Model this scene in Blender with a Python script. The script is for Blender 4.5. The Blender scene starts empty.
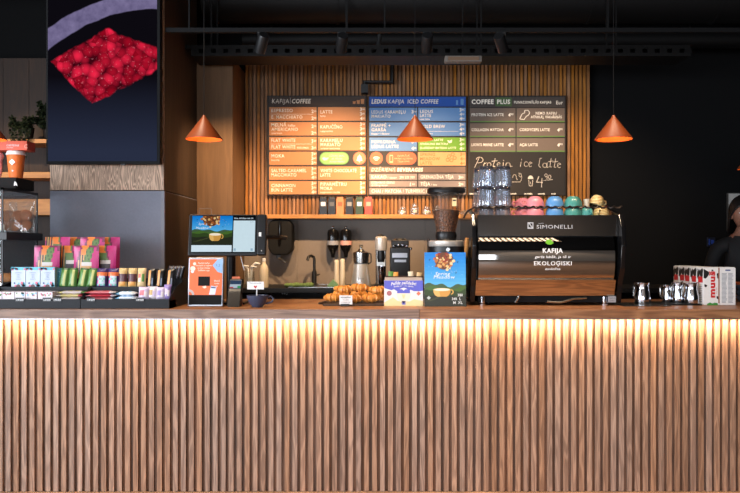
import bpy, bmesh, math, random
from mathutils import Matrix, Vector
random.seed(7)
R = math.radians
COL = bpy.context.scene.collection
F = 740.0
ZC = 1.45
ZT = 1.083          # worktop height
def X(px, Y): return (px - 370.0) / F * Y
def Z(py, Y): return ZC + (247.0 - py) / F * Y

# ------------------------------------------------------------------ materials
def lin(c):
    out = []
    for v in c[:3]:
        v = v / 255.0
        out.append(v / 12.92 if v <= 0.04045 else ((v + 0.055) / 1.055) ** 2.4)
    return tuple(out)

class NT:
    def __init__(s, name):
        s.m = bpy.data.materials.new(name); s.m.use_nodes = True
        s.t = s.m.node_tree; s.t.nodes.clear()
        s.out = s.n('ShaderNodeOutputMaterial')
    def n(s, typ, **kw):
        nd = s.t.nodes.new(typ)
        for k, v in kw.items(): setattr(nd, k, v)
        return nd
    def l(s, a, b): s.t.links.new(a, b)
    def put(s, sock, v):
        if hasattr(v, 'links'): s.l(v, sock)
        else: sock.default_value = v
    def math(s, op, a, b=None, c=None, clamp=False):
        nd = s.n('ShaderNodeMath', operation=op); nd.use_clamp = clamp
        s.put(nd.inputs[0], a)
        if b is not None: s.put(nd.inputs[1], b)
        if c is not None: s.put(nd.inputs[2], c)
        return nd.outputs[0]
    def mix(s, f, a, b):
        nd = s.n('ShaderNodeMix', data_type='RGBA')
        s.put(nd.inputs[0], f)
        for i, v in ((6, a), (7, b)):
            if hasattr(v, 'links'): s.l(v, nd.inputs[i])
            else: nd.inputs[i].default_value = (*v[:3], 1)
        return nd.outputs[2]
    def noise(s, vec, scale=5, detail=2, rough=.5, dist=0):
        nd = s.n('ShaderNodeTexNoise'); s.l(vec, nd.inputs['Vector'])
        nd.inputs['Scale'].default_value = scale; nd.inputs['Detail'].default_value = detail
        nd.inputs['Roughness'].default_value = rough; nd.inputs['Distortion'].default_value = dist
        return nd.outputs['Fac']
    def coord(s, kind='Object'): return s.n('ShaderNodeTexCoord').outputs[kind]
    def mapping(s, vec, scale=(1, 1, 1)):
        nd = s.n('ShaderNodeMapping'); s.l(vec, nd.inputs['Vector']); nd.inputs['Scale'].default_value = scale
        return nd.outputs['Vector']
    def bsdf(s, col, rough=.5, metal=0, **kw):
        b = s.n('ShaderNodeBsdfPrincipled')
        if hasattr(col, 'links'): s.l(col, b.inputs['Base Color'])
        else: b.inputs['Base Color'].default_value = (*col[:3], 1)
        s.put(b.inputs['Roughness'], rough); b.inputs['Metallic'].default_value = metal
        for k, v in kw.items(): s.put(b.inputs[k.replace('_', ' ')], v)
        s.l(b.outputs[0], s.out.inputs[0])
        return b
    def bump(s, b, h, strength=.3, dist=.002):
        nd = s.n('ShaderNodeBump'); nd.inputs['Strength'].default_value = strength
        nd.inputs['Distance'].default_value = dist
        s.l(h, nd.inputs['Height']); s.l(nd.outputs[0], b.inputs['Normal'])

CACHE = {}
def mat(c, rough=.5, metal=0, var=.08, scale=30, **kw):
    """plain surface with a slight procedural mottling"""
    key = (tuple(c), rough, metal, var, scale, tuple(sorted(kw.items())))
    if key in CACHE: return CACHE[key]
    t = NT('surface'); k = lin(c)
    n = t.noise(t.coord(), scale, 3)
    col = t.mix(n, tuple(v * (1 - var) for v in k), tuple(min(1, v * (1 + var)) for v in k))
    t.bsdf(col, rough, metal, **kw)
    CACHE[key] = t.m
    return t.m

def emit(c, strength=1.0):
    key = ('e', tuple(c), strength)
    if key in CACHE: return CACHE[key]
    t = NT('glow'); e = t.n('ShaderNodeEmission')
    n = t.noise(t.coord(), 40, 2)
    k = lin(c)
    t.l(t.mix(n, tuple(v * .96 for v in k), tuple(v * 1.04 for v in k)), e.inputs[0])
    e.inputs[1].default_value = strength
    t.l(e.outputs[0], t.out.inputs[0])
    CACHE[key] = t.m
    return t.m

def wood(name, dark, light, axis='z', cathedral=.6, freq=1.0, rough=.55, island=False, var=.35, lines=26, spec=.35):
    t = NT(name)
    vec = t.coord()
    rnd = None
    if island:
        g = t.n('ShaderNodeNewGeometry'); rnd = g.outputs['Random Per Island']
        cx = t.n('ShaderNodeCombineXYZ')
        t.l(t.math('MULTIPLY', rnd, 37.0), cx.inputs[0]); t.l(t.math('MULTIPLY', rnd, 91.0), cx.inputs[2])
        va = t.n('ShaderNodeVectorMath', operation='ADD'); t.l(vec, va.inputs[0]); t.l(cx.outputs[0], va.inputs[1])
        vec = va.outputs[0]
    a = {'x': 0, 'y': 1, 'z': 2}[axis]
    s1 = [9.0 * freq] * 3; s1[a] = .8 * freq
    s2 = [160.0] * 3; s2[a] = 5.0
    s3 = [3.0] * 3; s3[a] = .5
    n1 = t.noise(t.mapping(vec, s1), 1, 2, .45, .3)
    rings = t.math('SINE', t.math('MULTIPLY', n1, lines * 3.0))
    rings = t.math('MULTIPLY_ADD', rings, .5, .5)
    rings = t.math('POWER', rings, 1.6)
    fine = t.noise(t.mapping(vec, s2), 1, 3, .6)
    broad = t.noise(t.mapping(vec, s3), 1, 2)
    f = t.math('MULTIPLY', rings, cathedral)
    f = t.math('MULTIPLY_ADD', fine, 1.0 - cathedral * .6, f)
    f = t.math('MULTIPLY_ADD', broad, .35, f)
    f = t.math('SUBTRACT', f, .25, clamp=True)
    dk, lt = lin(dark), lin(light)
    col = t.mix(f, dk, lt)
    if island:
        v = t.math('MULTIPLY_ADD', rnd, var, 1 - var / 2)
        h = t.n('ShaderNodeHueSaturation'); t.l(v, h.inputs['Value']); t.l(col, h.inputs['Color'])
        r2 = t.math('FRACT', t.math('MULTIPLY', rnd, 17.3))
        t.l(t.math('MULTIPLY_ADD', r2, .3, .82), h.inputs['Saturation'])
        col = h.outputs[0]
    b = t.bsdf(col, rough, 0, Specular_IOR_Level=spec)
    t.bump(b, fine, .25, .001)
    return t.m

def concrete(name, c, rough=.75):
    t = NT(name); vec = t.coord(); k = lin(c)
    a = t.noise(vec, 3.0, 6, .6, .4); b2 = t.noise(vec, 60, 3)
    f = t.math('MULTIPLY_ADD', b2, .35, t.math('MULTIPLY', a, .75), clamp=True)
    b = t.bsdf(t.mix(f, tuple(v * .72 for v in k), tuple(v * 1.28 for v in k)), rough, 0, Specular_IOR_Level=.25)
    t.bump(b, b2, .15, .001)
    return t.m

def clear(name, tint=(1, 1, 1), refl=.08, rough=.02, alpha=.06, c=(255, 255, 255)):
    """thin clear sheet: see-through with a fresnel sheen"""
    t = NT(name)
    tr = t.n('ShaderNodeBsdfTransparent'); tr.inputs[0].default_value = (*tint, 1)
    gl = t.n('ShaderNodeBsdfGlossy'); gl.inputs['Roughness'].default_value = rough
    df = t.n('ShaderNodeBsdfDiffuse'); df.inputs[0].default_value = (*lin(c), 1)
    fr = t.n('ShaderNodeFresnel'); fr.inputs[0].default_value = 1.45
    m1 = t.n('ShaderNodeMixShader'); m1.inputs[0].default_value = alpha
    t.l(tr.outputs[0], m1.inputs[1]); t.l(df.outputs[0], m1.inputs[2])
    m2 = t.n('ShaderNodeMixShader')
    t.l(t.math('ADD', t.math('MULTIPLY', fr.outputs[0], .4), refl - .08, clamp=True), m2.inputs[0])
    t.l(m1.outputs[0], m2.inputs[1]); t.l(gl.outputs[0], m2.inputs[2])
    t.l(m2.outputs[0], t.out.inputs[0])
    return t.m

# ------------------------------------------------------------------ mesh builder
ORG = {}
def hexa(): pass
class MB:
    def __init__(s, T=None):
        s.bev = False; s.bm = bmesh.new(); s.mats = []; s.T = T.copy() if T else Matrix.Identity(4)
    def mi(s, m):
        if m not in s.mats: s.mats.append(m)
        return s.mats.index(m)
    def v(s, co): return s.bm.verts.new(s.T @ Vector(co))
    def f(s, vs, m):
        try: fc = s.bm.faces.new(vs)
        except ValueError: return None
        fc.material_index = s.mi(m); fc.smooth = True
        return fc
    def box(s, x0, x1, y0, y1, z0, z1, m, bev=0, seg=2):
        vs = [s.v((x, y, z)) for x in (x0, x1) for y in (y0, y1) for z in (z0, z1)]
        fs = [s.f([vs[i] for i in q], m) for q in ((0, 1, 3, 2), (4, 6, 7, 5), (0, 4, 5, 1), (2, 3, 7, 6), (0, 2, 6, 4), (1, 5, 7, 3))]
        if bev:
            s.bev = True; es = list({e for fc in fs for e in fc.edges})
            bmesh.ops.bevel(s.bm, geom=es, offset=bev, segments=seg, affect='EDGES', profile=.5)
        return s
    def prism(s, pts, a0, a1, m, axis='x', bev=0):
        """pts in the plane across the axis: x -> (y,z), y -> (x,z), z -> (x,y)"""
        def co(p, a): return {'x': (a, p[0], p[1]), 'y': (p[0], a, p[1]), 'z': (p[0], p[1], a)}[axis]
        A = [s.v(co(p, a0)) for p in pts]; B = [s.v(co(p, a1)) for p in pts]
        fs = [s.f(A, m), s.f(B[::-1], m)]
        n = len(pts)
        for i in range(n): fs.append(s.f([A[i], B[i], B[(i + 1) % n], A[(i + 1) % n]], m))
        if bev:
            s.bev = True; es = list({e for fc in fs if fc for e in fc.edges})
            bmesh.ops.bevel(s.bm, geom=es, offset=bev, segments=2, affect='EDGES', profile=.5)
        return s
    def lathe(s, prof, m, c=(0, 0, 0), seg=24, ms=None, sx=1, sy=1, flute=0, nfl=0):
        rings = []
        for r, z in prof:
            if r < 1e-6: rings.append([s.v((c[0], c[1], c[2] + z))])
            else:
                ring = []
                for i in range(seg):
                    a = 2 * math.pi * i / seg
                    rr = r * (1 + flute * math.cos(a * nfl)) if nfl else r
                    ring.append(s.v((c[0] + rr * math.cos(a) * sx, c[1] + rr * math.sin(a) * sy, c[2] + z)))
                rings.append(ring)
        for k in range(len(rings) - 1):
            a, b = rings[k], rings[k + 1]; mm = ms[k] if ms else m
            for i in range(seg):
                j = (i + 1) % seg
                if len(a) == 1 and len(b) == 1: break
                if len(a) == 1: s.f([a[0], b[i], b[j]], mm)
                elif len(b) == 1: s.f([a[i], a[j], b[0]], mm)
                else: s.f([a[i], a[j], b[j], b[i]], mm)
        return s
    def tube(s, pts, r, m, seg=8, caps=True, sq=1.0):
        pts = [Vector(p) for p in pts]; n = len(pts)
        rs = r if isinstance(r, (list, tuple)) else [r] * n
        d0 = (pts[1] - pts[0]).normalized()
        up = Vector((0, 0, 1)) if abs(d0.z) < .9 else Vector((0, 1, 0))
        u = d0.cross(up).normalized()
        rings = []
        for i in range(n):
            d = ((pts[min(i + 1, n - 1)] - pts[i]).normalized() + (pts[i] - pts[max(i - 1, 0)]).normalized())
            d = d.normalized() if d.length > 1e-9 else d0
            u = (u - d * u.dot(d)).normalized(); w = d.cross(u)
            rings.append([s.v(pts[i] + u * rs[i] * math.cos(2 * math.pi * k / seg) + w * rs[i] * sq * math.sin(2 * math.pi * k / seg)) for k in range(seg)])
        for i in range(n - 1):
            for k in range(seg):
                j = (k + 1) % seg
                s.f([rings[i][k], rings[i][j], rings[i + 1][j], rings[i + 1][k]], m)
        if caps: s.f(rings[0][::-1], m); s.f(rings[-1], m)
        return s
    def ell(s, c, r, m, seg=14, rings=8):
        if not isinstance(r, (tuple, list)): r = (r, r, r)
        prof = [(math.sin(math.pi * i / rings), -math.cos(math.pi * i / rings)) for i in range(rings + 1)]
        prof[0] = (0, -1); prof[-1] = (0, 1)
        T0 = s.T
        s.T = T0 @ Matrix.Translation(c) @ Matrix.Diagonal((r[0], r[1], r[2], 1))
        s.lathe(prof, m, seg=seg); s.T = T0
        return s
    def poly(s, pts, y, m):
        return s.f([s.v((p[0], y, p[1])) for p in pts], m)
    def rect(s, x0, x1, z0, z1, y, m): return s.poly([(x0, z0), (x1, z0), (x1, z1), (x0, z1)], y, m)
    def disc(s, cx, cz, rx, y, m, rz=None, n=18):
        rz = rx if rz is None else rz
        return s.poly([(cx + rx * math.cos(2 * math.pi * i / n), cz + rz * math.sin(2 * math.pi * i / n)) for i in range(n)], y, m)
    def pill(s, x0, x1, z0, z1, y, m, n=8):
        r = (z1 - z0) / 2; cz = (z0 + z1) / 2
        pts = [(x1 - r + r * math.cos(a), cz + r * math.sin(a)) for a in [R(-90 + 180 * i / n) for i in range(n + 1)]]
        pts += [(x0 + r + r * math.cos(a), cz + r * math.sin(a)) for a in [R(90 + 180 * i / n) for i in range(n + 1)]]
        return s.poly(pts, y, m)
    def text(s, body, x, z, y, h, m, align='l', w=None, shear=0, bold=0, rot=0, curve=0):
        """flat lettering in the XZ plane facing -Y; (x,z) is the baseline start / centre / end; h is the cap height"""
        V, P, x0, x1 = glyphs(body, shear, bold)
        sc = h / CAPH; wd = (x1 - x0) * sc
        fx = 1.0 if not w else (-w / wd if w < 0 else min(1.0, w / wd))
        off = {'l': 0, 'c': -.5, 'r': -1}[align] * wd * fx
        ca, sa = math.cos(rot), math.sin(rot)
        vs = []
        for vx, vy in V:
            lx = (vx - x0) * sc * fx + off; lz = vy * sc
            if curve: lz -= curve * lx * lx
            vs.append(s.v((x + lx * ca - lz * sa, y, z + lx * sa + lz * ca)))
        for p in P: s.f([vs[i] for i in p], m)
        return s
    def pack(s, w, h, d, matf, kind='bar', nx=8, nz=9, ripple=0.0):
        """soft packet standing at the origin, front towards -Y; matf(u,v,front) picks the colour"""
        G = {}
        for side in (-1, 1):
            for i in range(nx + 1):
                for j in range(nz + 1):
                    u, v = i / nx, j / nz
                    ex = max(0.0, 1 - abs(2 * u - 1) ** 3)
                    if kind == 'bar': ez = max(0.0, 1 - abs(2 * v - 1) ** 5)
                    else: ez = (1 - v) ** .6 if v > 0 else 1.0
                    t = d / 2 * ex * ez + .0008
                    t *= 1 + ripple * math.sin(u * 9 + v * 13 + side)
                    sw = 1 - (.06 * math.sin(math.pi * v) if kind == 'bar' else 0)
                    G[side, i, j] = s.v(((u - .5) * w * sw, side * t, v * h))
        for side in (-1, 1):
            for i in range(nx):
                for j in range(nz):
                    q = [G[side, i, j], G[side, i + 1, j], G[side, i + 1, j + 1], G[side, i, j + 1]]
                    s.f(q if side < 0 else q[::-1], matf((i + .5) / nx, (j + .5) / nz, side < 0))
        for j in range(nz):
            for i in (0, nx):
                q = [G[-1, i, j], G[-1, i, j + 1], G[1, i, j + 1], G[1, i, j]]
                s.f(q if i == 0 else q[::-1], matf(i / nx, (j + .5) / nz, False))
        for i in range(nx):
            for j in (0, nz):
                q = [G[-1, i, j], G[1, i, j], G[1, i + 1, j], G[-1, i + 1, j]]
                s.f(q if j == 0 else q[::-1], matf((i + .5) / nx, j / nz, False))
        return s
    def build(s, name, parent=None, sharp=38, org=None):
        bm = s.bm
        bmesh.ops.recalc_face_normals(bm, faces=bm.faces)
        if parent is not None: o0 = ORG[parent]
        elif org is not None: o0 = Vector(org)
        else:
            xs = [v.co for v in bm.verts]
            o0 = Vector(((min(c.x for c in xs) + max(c.x for c in xs)) / 2, (min(c.y for c in xs) + max(c.y for c in xs)) / 2, min(c.z for c in xs)))
        bm.transform(Matrix.Translation(-o0))
        me = bpy.data.meshes.new(name); bm.to_mesh(me); bm.free()
        for m in s.mats: me.materials.append(m)
        me.set_sharp_from_angle(angle=R(sharp))
        o = bpy.data.objects.new(name, me); COL.objects.link(o)
        if parent is not None: o.parent = parent
        else: o.location = o0
        ORG[o] = o0
        if s.bev: w_ = o.modifiers.new('weighted', 'WEIGHTED_NORMAL'); w_.keep_sharp = True
        return o

GL = {}
CAPH = .7
def glyphs(body, shear, bold):
    k = (body, shear, bold)
    if k in GL: return GL[k]
    cu = bpy.data.curves.new('lettering', 'FONT'); cu.body = body; cu.size = 1.0; cu.shear = shear; cu.offset = bold
    cu.space_character = 1.1; cu.resolution_u = 2; cu.fill_mode = 'FRONT'
    ob = bpy.data.objects.new('lettering', cu)
    me = bpy.data.meshes.new_from_object(ob)
    V = [(v.co.x, v.co.y) for v in me.vertices]; P = [tuple(p.vertices) for p in me.polygons]
    x0 = min(v[0] for v in V); x1 = max(v[0] for v in V)
    bpy.data.objects.remove(ob); bpy.data.curves.remove(cu); bpy.data.meshes.remove(me)
    GL[k] = (V, P, x0, x1)
    return GL[k]
_g = glyphs('H', 0, 0)
CAPH = max(v[1] for v in _g[0]) - min(v[1] for v in _g[0])

def tag(o, label=None, cat=None, group=None, kind=None):
    if label: o['label'] = label
    if cat: o['category'] = cat
    if group: o['group'] = group
    if kind: o['kind'] = kind
    return o
def thing(name, label, cat, loc=(0, 0, 0), group=None, kind=None, rz=0):
    o = bpy.data.objects.new(name, None); COL.objects.link(o)
    o.location = loc; o.rotation_euler.z = rz; o.empty_display_size = .05
    ORG[o] = Vector((0, 0, 0)) if rz or loc == (0, 0, 0) else Vector(loc)
    tag(o, label, cat, group, kind)
    return o
def local(o): ORG[o] = Vector((0, 0, 0)); return o     # parts of this thing are built round its own origin
def dup(o, loc, label=None, rz=None, group=None, parent=None):
    c = o.copy(); COL.objects.link(c)
    if parent is None:
        c.location = loc
        if rz is not None: c.rotation_euler.z = rz
        if label: c['label'] = label
        if group: c['group'] = group
    else: c.parent = parent
    for ch in list(o.children): dup(ch, None, parent=c)
    return c
def struct(o): o['kind'] = 'structure'; return o
# ------------------------------------------------------------------ shared materials
M_BLACK = mat((24, 24, 25), .45)
M_BLACKM = mat((15, 15, 16), .7, Specular_IOR_Level=.2)
M_BLKGLOSS = mat((14, 14, 16), .14)
M_DUCT = mat((8, 7, 7), .6, 0, scale=6, var=.3, Specular_IOR_Level=.25)
M_CEIL = mat((8, 8, 9), .9, Specular_IOR_Level=.1)
M_WALLBLK = mat((12, 12, 13), .85, scale=4, Specular_IOR_Level=.15)
M_CHROME = mat((205, 205, 210), .07, 1, var=.03)
M_STEEL = mat((170, 168, 165), .26, 1, var=.06)
M_ALU = mat((165, 168, 176), .38, .85)
M_WHITE = mat((225, 225, 226), .5, var=.03)
M_CREAM = mat((214, 202, 180), .45, var=.05)
M_TRAY = mat((17, 20, 26), .55, Specular_IOR_Level=.3)
M_LETTER = mat((242, 232, 218), .6, var=.02)
M_PLAST = mat((19, 19, 21), .36, Specular_IOR_Level=.35)
M_SLAT = wood('oak_slats', (92, 66, 52), (200, 158, 130), 'z', .3, 2.4, .5, True, .26, 12)
M_SLATBACK = wood('oak_backing', (36, 25, 19), (84, 62, 48), 'z', .4, .8, .6)
M_RECESS_SHADE = wood('oak_recess_shade', (78, 57, 45), (148, 110, 87), 'z', .4, 1.6, .6, True, .3, 7)  # slat oak with the shade of the recesses put into its colour
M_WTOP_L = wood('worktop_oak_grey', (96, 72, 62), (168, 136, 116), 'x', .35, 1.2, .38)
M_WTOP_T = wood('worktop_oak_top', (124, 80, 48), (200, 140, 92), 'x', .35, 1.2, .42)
M_WTOP_R = wood('worktop_oak_warm', (104, 66, 44), (186, 132, 92), 'x', .4, 1.2, .38)
M_BACKSLAT = wood('back_slats', (108, 72, 40), (186, 126, 70), 'z', .35, .8, .6, True, .25)
M_PIER = wood('pier_veneer', (104, 78, 54), (142, 108, 76), 'z', .25, 1.0, .6, lines=10)
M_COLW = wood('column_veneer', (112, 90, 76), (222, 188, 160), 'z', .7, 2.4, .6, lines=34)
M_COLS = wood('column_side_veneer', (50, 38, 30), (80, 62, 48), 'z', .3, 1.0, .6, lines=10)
M_SHELF = wood('shelf_oak', (150, 98, 50), (205, 148, 84), 'x', .3, 1, .5)
M_CONC = concrete('column_concrete', (122, 124, 136))
M_TILE = concrete('splash_stone', (122, 112, 104), .6)
M_FLOOR = wood('floor_oak', (98, 76, 62), (172, 138, 116), 'x', .4, 1, .4)
M_DARKW = wood('panel_dark', (30, 18, 10), (58, 35, 18), 'z', .3, 1, .6)
M_GLASSP = clear('clear_pane', (.93, .95, .95), .08, .02, .03)
M_ORANGE = mat((132, 61, 25), .45, var=.05)
M_ORANGEIN = mat((236, 110, 40), .5)

# ------------------------------------------------------------------ room shell
FL = struct(MB().box(-6, 6, -6, 7.3, -.1, -.012, M_FLOOR).build('floor'))
CE = struct(MB().box(-6, 6, -6, 7.3, 4.3, 4.4, M_CEIL).build('ceiling'))
b = MB().box(-6, 6, 7.05, 7.2, -.012, 4.3, M_WALLBLK)
struct(b.build('wall_back'))
b = MB().box(-6.1, -6, -6, -4.6, -.012, 4.3, M_WALLBLK).box(-6.1, -6, 2.6, 7.3, -.012, 4.3, M_WALLBLK).box(-6.1, -6, -4.6, 2.6, -.012, .5, M_WALLBLK).box(-6.1, -6, -4.6, 2.6, 2.9, 4.3, M_WALLBLK)
for y in (-2.2, .2): b.box(-6.08, -6.02, y - .03, y + .03, .5, 2.9, M_WALLBLK)
struct(b.build('wall_left'))
struct(MB().box(6, 6.1, -6, 7.3, -.012, 4.3, M_WALLBLK).build('wall_right'))
# street side behind the camera: a wall with three window openings
M_PLASTER = mat((150, 142, 134), .8)
b = MB()
wins = [(-5.2, -1.9), (-1.4, 1.4), (2.05, 2.6)]
b.box(-6, 6, -6.0, -5.85, 0, .5, M_PLASTER).box(-6, 6, -6.0, -5.85, 2.7, 4.3, M_PLASTER)
edges = [-6] + [v for w in wins for v in w] + [6]
for i in range(0, len(edges), 2): b.box(edges[i], edges[i + 1], -6.0, -5.85, .5, 2.7, M_PLASTER)
struct(b.build('wall_front'))
for k, (a, c) in enumerate(wins):
    b = MB()
    for x0, x1, z0, z1 in ((a, c, .5, .56), (a, c, 2.64, 2.7), (a, a + .06, .56, 2.64), (c - .06, c, .56, 2.64), ((a + c) / 2 - .03, (a + c) / 2 + .03, .56, 2.64)):
        b.box(x0, x1, -5.97, -5.9, z0, z1, M_BLACK)
    struct(b.build('window_%d' % (k + 1)))

# slatted cladding on the back wall
YB = 7.0
xa, xb = X(245, YB), X(590, YB)
b = MB(); b.box(xa, xb, YB + .012, 7.05, 0, 3.2, mat((104, 72, 44), .7))
n = int((xb - xa) / .037)
for i in range(n):
    x = xa + (i + .5) * (xb - xa) / n
    b.box(x - .0115, x + .0115, YB - .012, YB + .013, 0, 3.2, M_BACKSLAT)
tag(b.build('wall_panel'), kind='structure')
# stone splashback under the shelf
b = MB()
x0 = xa; ed = [xa, X(297, 6.95), X(352, 6.95), X(425, 6.95), X(480, 6.95), X(560, 6.95)]
for i in range(len(ed) - 1): b.box(ed[i] + .001, ed[i + 1] - .001, 6.955, YB - .012, 1.08, 1.72, M_TILE)
tag(b.build('wall_splashback'), kind='structure')
# veneered pier left of the cladding
b = MB().box(X(197, 6.4) - .05, X(232.5, 6.4), 6.4, 7.05, 0, 3.1, M_PIER)
tag(b.build('pillar'), kind='structure')
# wood panelling behind the left shelves
b = MB()
for i in range(14):
    x = -4.6 + i * .24
    b.box(x, x + .237, 6.86, 6.9, 0, 3.2, M_DARKW)
tag(b.build('wall_panel_left'), kind='structure')

# column: concrete-clad below, veneered above
CY0, CY1 = 5.38, 6.4
cx0, cx1 = X(50, CY0), X(164, CY0)
czs = Z(190.5, CY0)
col = thing('column', None, None, (cx0, CY0, 0), kind='structure')
MB().box(cx0, cx1, CY0, CY1, -.012, czs - .003, M_CONC).build('concrete_cladding', col)
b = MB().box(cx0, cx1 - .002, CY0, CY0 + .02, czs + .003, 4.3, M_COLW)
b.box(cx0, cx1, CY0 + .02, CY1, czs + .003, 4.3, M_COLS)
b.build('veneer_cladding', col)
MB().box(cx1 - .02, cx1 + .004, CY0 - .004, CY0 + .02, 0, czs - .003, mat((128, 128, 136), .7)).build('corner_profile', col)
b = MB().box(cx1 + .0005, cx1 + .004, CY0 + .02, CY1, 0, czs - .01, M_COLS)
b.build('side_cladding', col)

# ------------------------------------------------------------------ ceiling services
def cyl(b, x0, x1, y, z, r, m, seg=20): b.tube([(x0, y, z), (x1, y, z)], r, m, seg)
b = MB(); cyl(b, -1.45, 6, 6.5, 3.62, .2, M_DUCT, 28)
for k in range(7): cyl(b, -1.4 + k * 1.1, -1.37 + k * 1.1, 6.5, 3.62, .207, M_DUCT, 28)
tag(b.build('air_duct'), 'wide round dark air duct running under the ceiling', 'duct')
b = MB(); cyl(b, -1.15, 5.9, 6.72, 3.33, .075, M_DUCT)
for x in (-.9, 1.0, 2.9): b.box(x, x + .01, 6.715, 6.725, 3.4, 4.3, M_DUCT)
tag(b.build('service_pipe'), 'dark pipe running just above the cable tray', 'pipe')
yt = 6.0; z0, z1 = Z(55.5, yt), Z(45, yt)
b = MB()
b.box(-1.45, 2.6, yt, yt + .004, z0, z0 + .022, M_DUCT).box(-2.2, 2.6, yt, yt + .004, z1 - .03, z1, M_DUCT)
k = -1.45
while k < 2.6: b.box(k, k + .06, yt, yt + .004, z0 + .022, z1 - .03, M_DUCT); k += .1
b.box(-1.45, 2.6, yt, yt + .3, z0 - .004, z0, M_DUCT)
b.box(-1.45, 2.6, yt + .296, yt + .3, z0, z1, M_DUCT)
for x in (-1.3, -.2, .9, 2.0):
    for y in (yt + .03, yt + .27): b.box(x, x + .012, y, y + .012, z0, 4.3, M_DUCT)
tag(b.build('cable_tray'), 'perforated dark cable tray hung across the ceiling above the menu boards', 'cable tray')
for k, (y, z) in enumerate(((5.75, 3.6), (5.1, 3.55))):
    b = MB().box(-6, 6, y, y + .1, z, z + .16, M_CEIL)
    o = b.build('ceiling_beam'); o['kind'] = 'structure'
pts = [(X(300, 6.2), 6.2, Z(43, 6.2)), (X(200, 6.2), 6.2, Z(57, 6.2)), (X(330, 6.2), 6.2, Z(59, 6.2)), (X(350, 6.2), 6.2, Z(58, 6.2)), (X(368, 6.2), 6.2, Z(54, 6.2)), (X(378, 6.2), 6.2, Z(46, 6.2)), (X(380, 6.2), 6.2, Z(35, 6.2))]
b = MB().tube(pts[1:], .02, M_BLACK, 8)
tag(b.build('cable_loop'), 'black cable sagging beneath the perforated tray and bending upward', 'cable')
b = MB().tube([(X(393, 6.9), 6.9, Z(40, 6.9)), (X(392, 6.9), 6.9, Z(82, 6.9)), (X(364.5, 6.9), 6.9, Z(82, 6.9)), (X(364.5, 6.9), 6.9, Z(92, 6.9))], .022, M_BLACK, 10)
b.box(X(361, 6.9), X(368, 6.9), 6.86, 6.95, Z(93.5, 6.9), Z(85, 6.9), M_BLACK)
tag(b.build('conduit'), 'black stepped conduit dropping from ceiling to the top of the menu boards', 'conduit')
# emergency light
el = thing('emergency_light', 'slim pale strip lamp beneath the ceiling above the blue menu board', 'lamp', (X(463, 6.0), 6.0, Z(59, 6.0)))
yl = 5.9
MB().box(X(445, yl), X(482, yl), yl, yl + .08, Z(61.5, yl), Z(55.5, yl), mat((120, 112, 104), .5), .006).build('housing', el)
MB().box(X(463, yl) - .004, X(463, yl) + .004, yl + .03, yl + .04, Z(55.5, yl), 4.3, M_DUCT).build('hanger', el)
MB().box(X(448, yl), X(479, yl), yl - .012, yl, Z(60.5, yl), Z(56.8, yl), emit((112, 92, 78), .8), .004).build('diffuser', el)

# lighting track with spotlights
ytk = 5.3; ztk = Z(30.5, ytk)
b = MB().box(-1.46, 3.0, ytk - .018, ytk + .018, ztk - .015, ztk + .015, M_BLACKM)
for x in (-1.3, .1, 1.7): b.box(x, x + .01, ytk - .005, ytk + .005, ztk + .015, 4.3, M_BLACKM)
tag(b.build('lighting_track'), 'straight black lighting track carrying spotlights under the dark ceiling', 'lighting track')
def aim(v): return Vector(v).normalized().to_track_quat('-Z', 'Y')
SPOTS = [(262, (X(222, 6.4), 6.4, 1.8), 150, 40, 'first black track spotlight from the left, pointed at the veneered pier'),
         (342, (X(322, 7), 7.0, 1.72), 265, 46, 'second black track spotlight from the left, pointed at the orange menu board'),
         (427, (X(420, 7), 7.0, 1.65), 205, 46, 'third black track spotlight from the left, pointed at the blue menu board'),
         (501, (X(556, 7), 7.0, 1.75), 230, 44, 'rightmost black track spotlight, pointed at the chalkboard')]
WARM = (1.0, .655, .36)
WARM2 = (1.0, .76, .50)
for px, tgt, pw, ang, lab in SPOTS:
    p = Vector((X(px, ytk), ytk, ztk - .09)); d = (Vector(tgt) - p).normalized()
    t = thing('track_spotlight', lab, 'spotlight', tuple(p), 'spotlights on the ceiling track')
    MB().box(p.x - .03, p.x + .03, ytk - .017, ytk + .017, ztk - .04, ztk - .015, M_BLACK).box(p.x - .006, p.x + .006, ytk - .006, ytk + .006, p.z, ztk - .03, M_BLACK).build('mount', t)
    b = MB(Matrix.Translation(p) @ d.to_track_quat('-Z', 'Y').to_matrix().to_4x4())
    b.lathe([(0, .07), (.036, .07), (.04, .06), (.04, -.07), (.034, -.07), (.03, -.03), (0, -.03)], M_BLACK, seg=20)
    b.build('lamp_head', t)
    L = bpy.data.lights.new('spot_beam', 'SPOT'); L.energy = pw; L.spot_size = R(ang * 1.5); L.spot_blend = .8
    L.color = WARM if px < 500 else (1, .72, .46); L.shadow_soft_size = .03
    lo = bpy.data.objects.new('spot_beam', L); COL.objects.link(lo); lo.location = p + d * .08
    lo.rotation_euler = d.to_track_quat('-Z', 'Y').to_euler()
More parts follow.
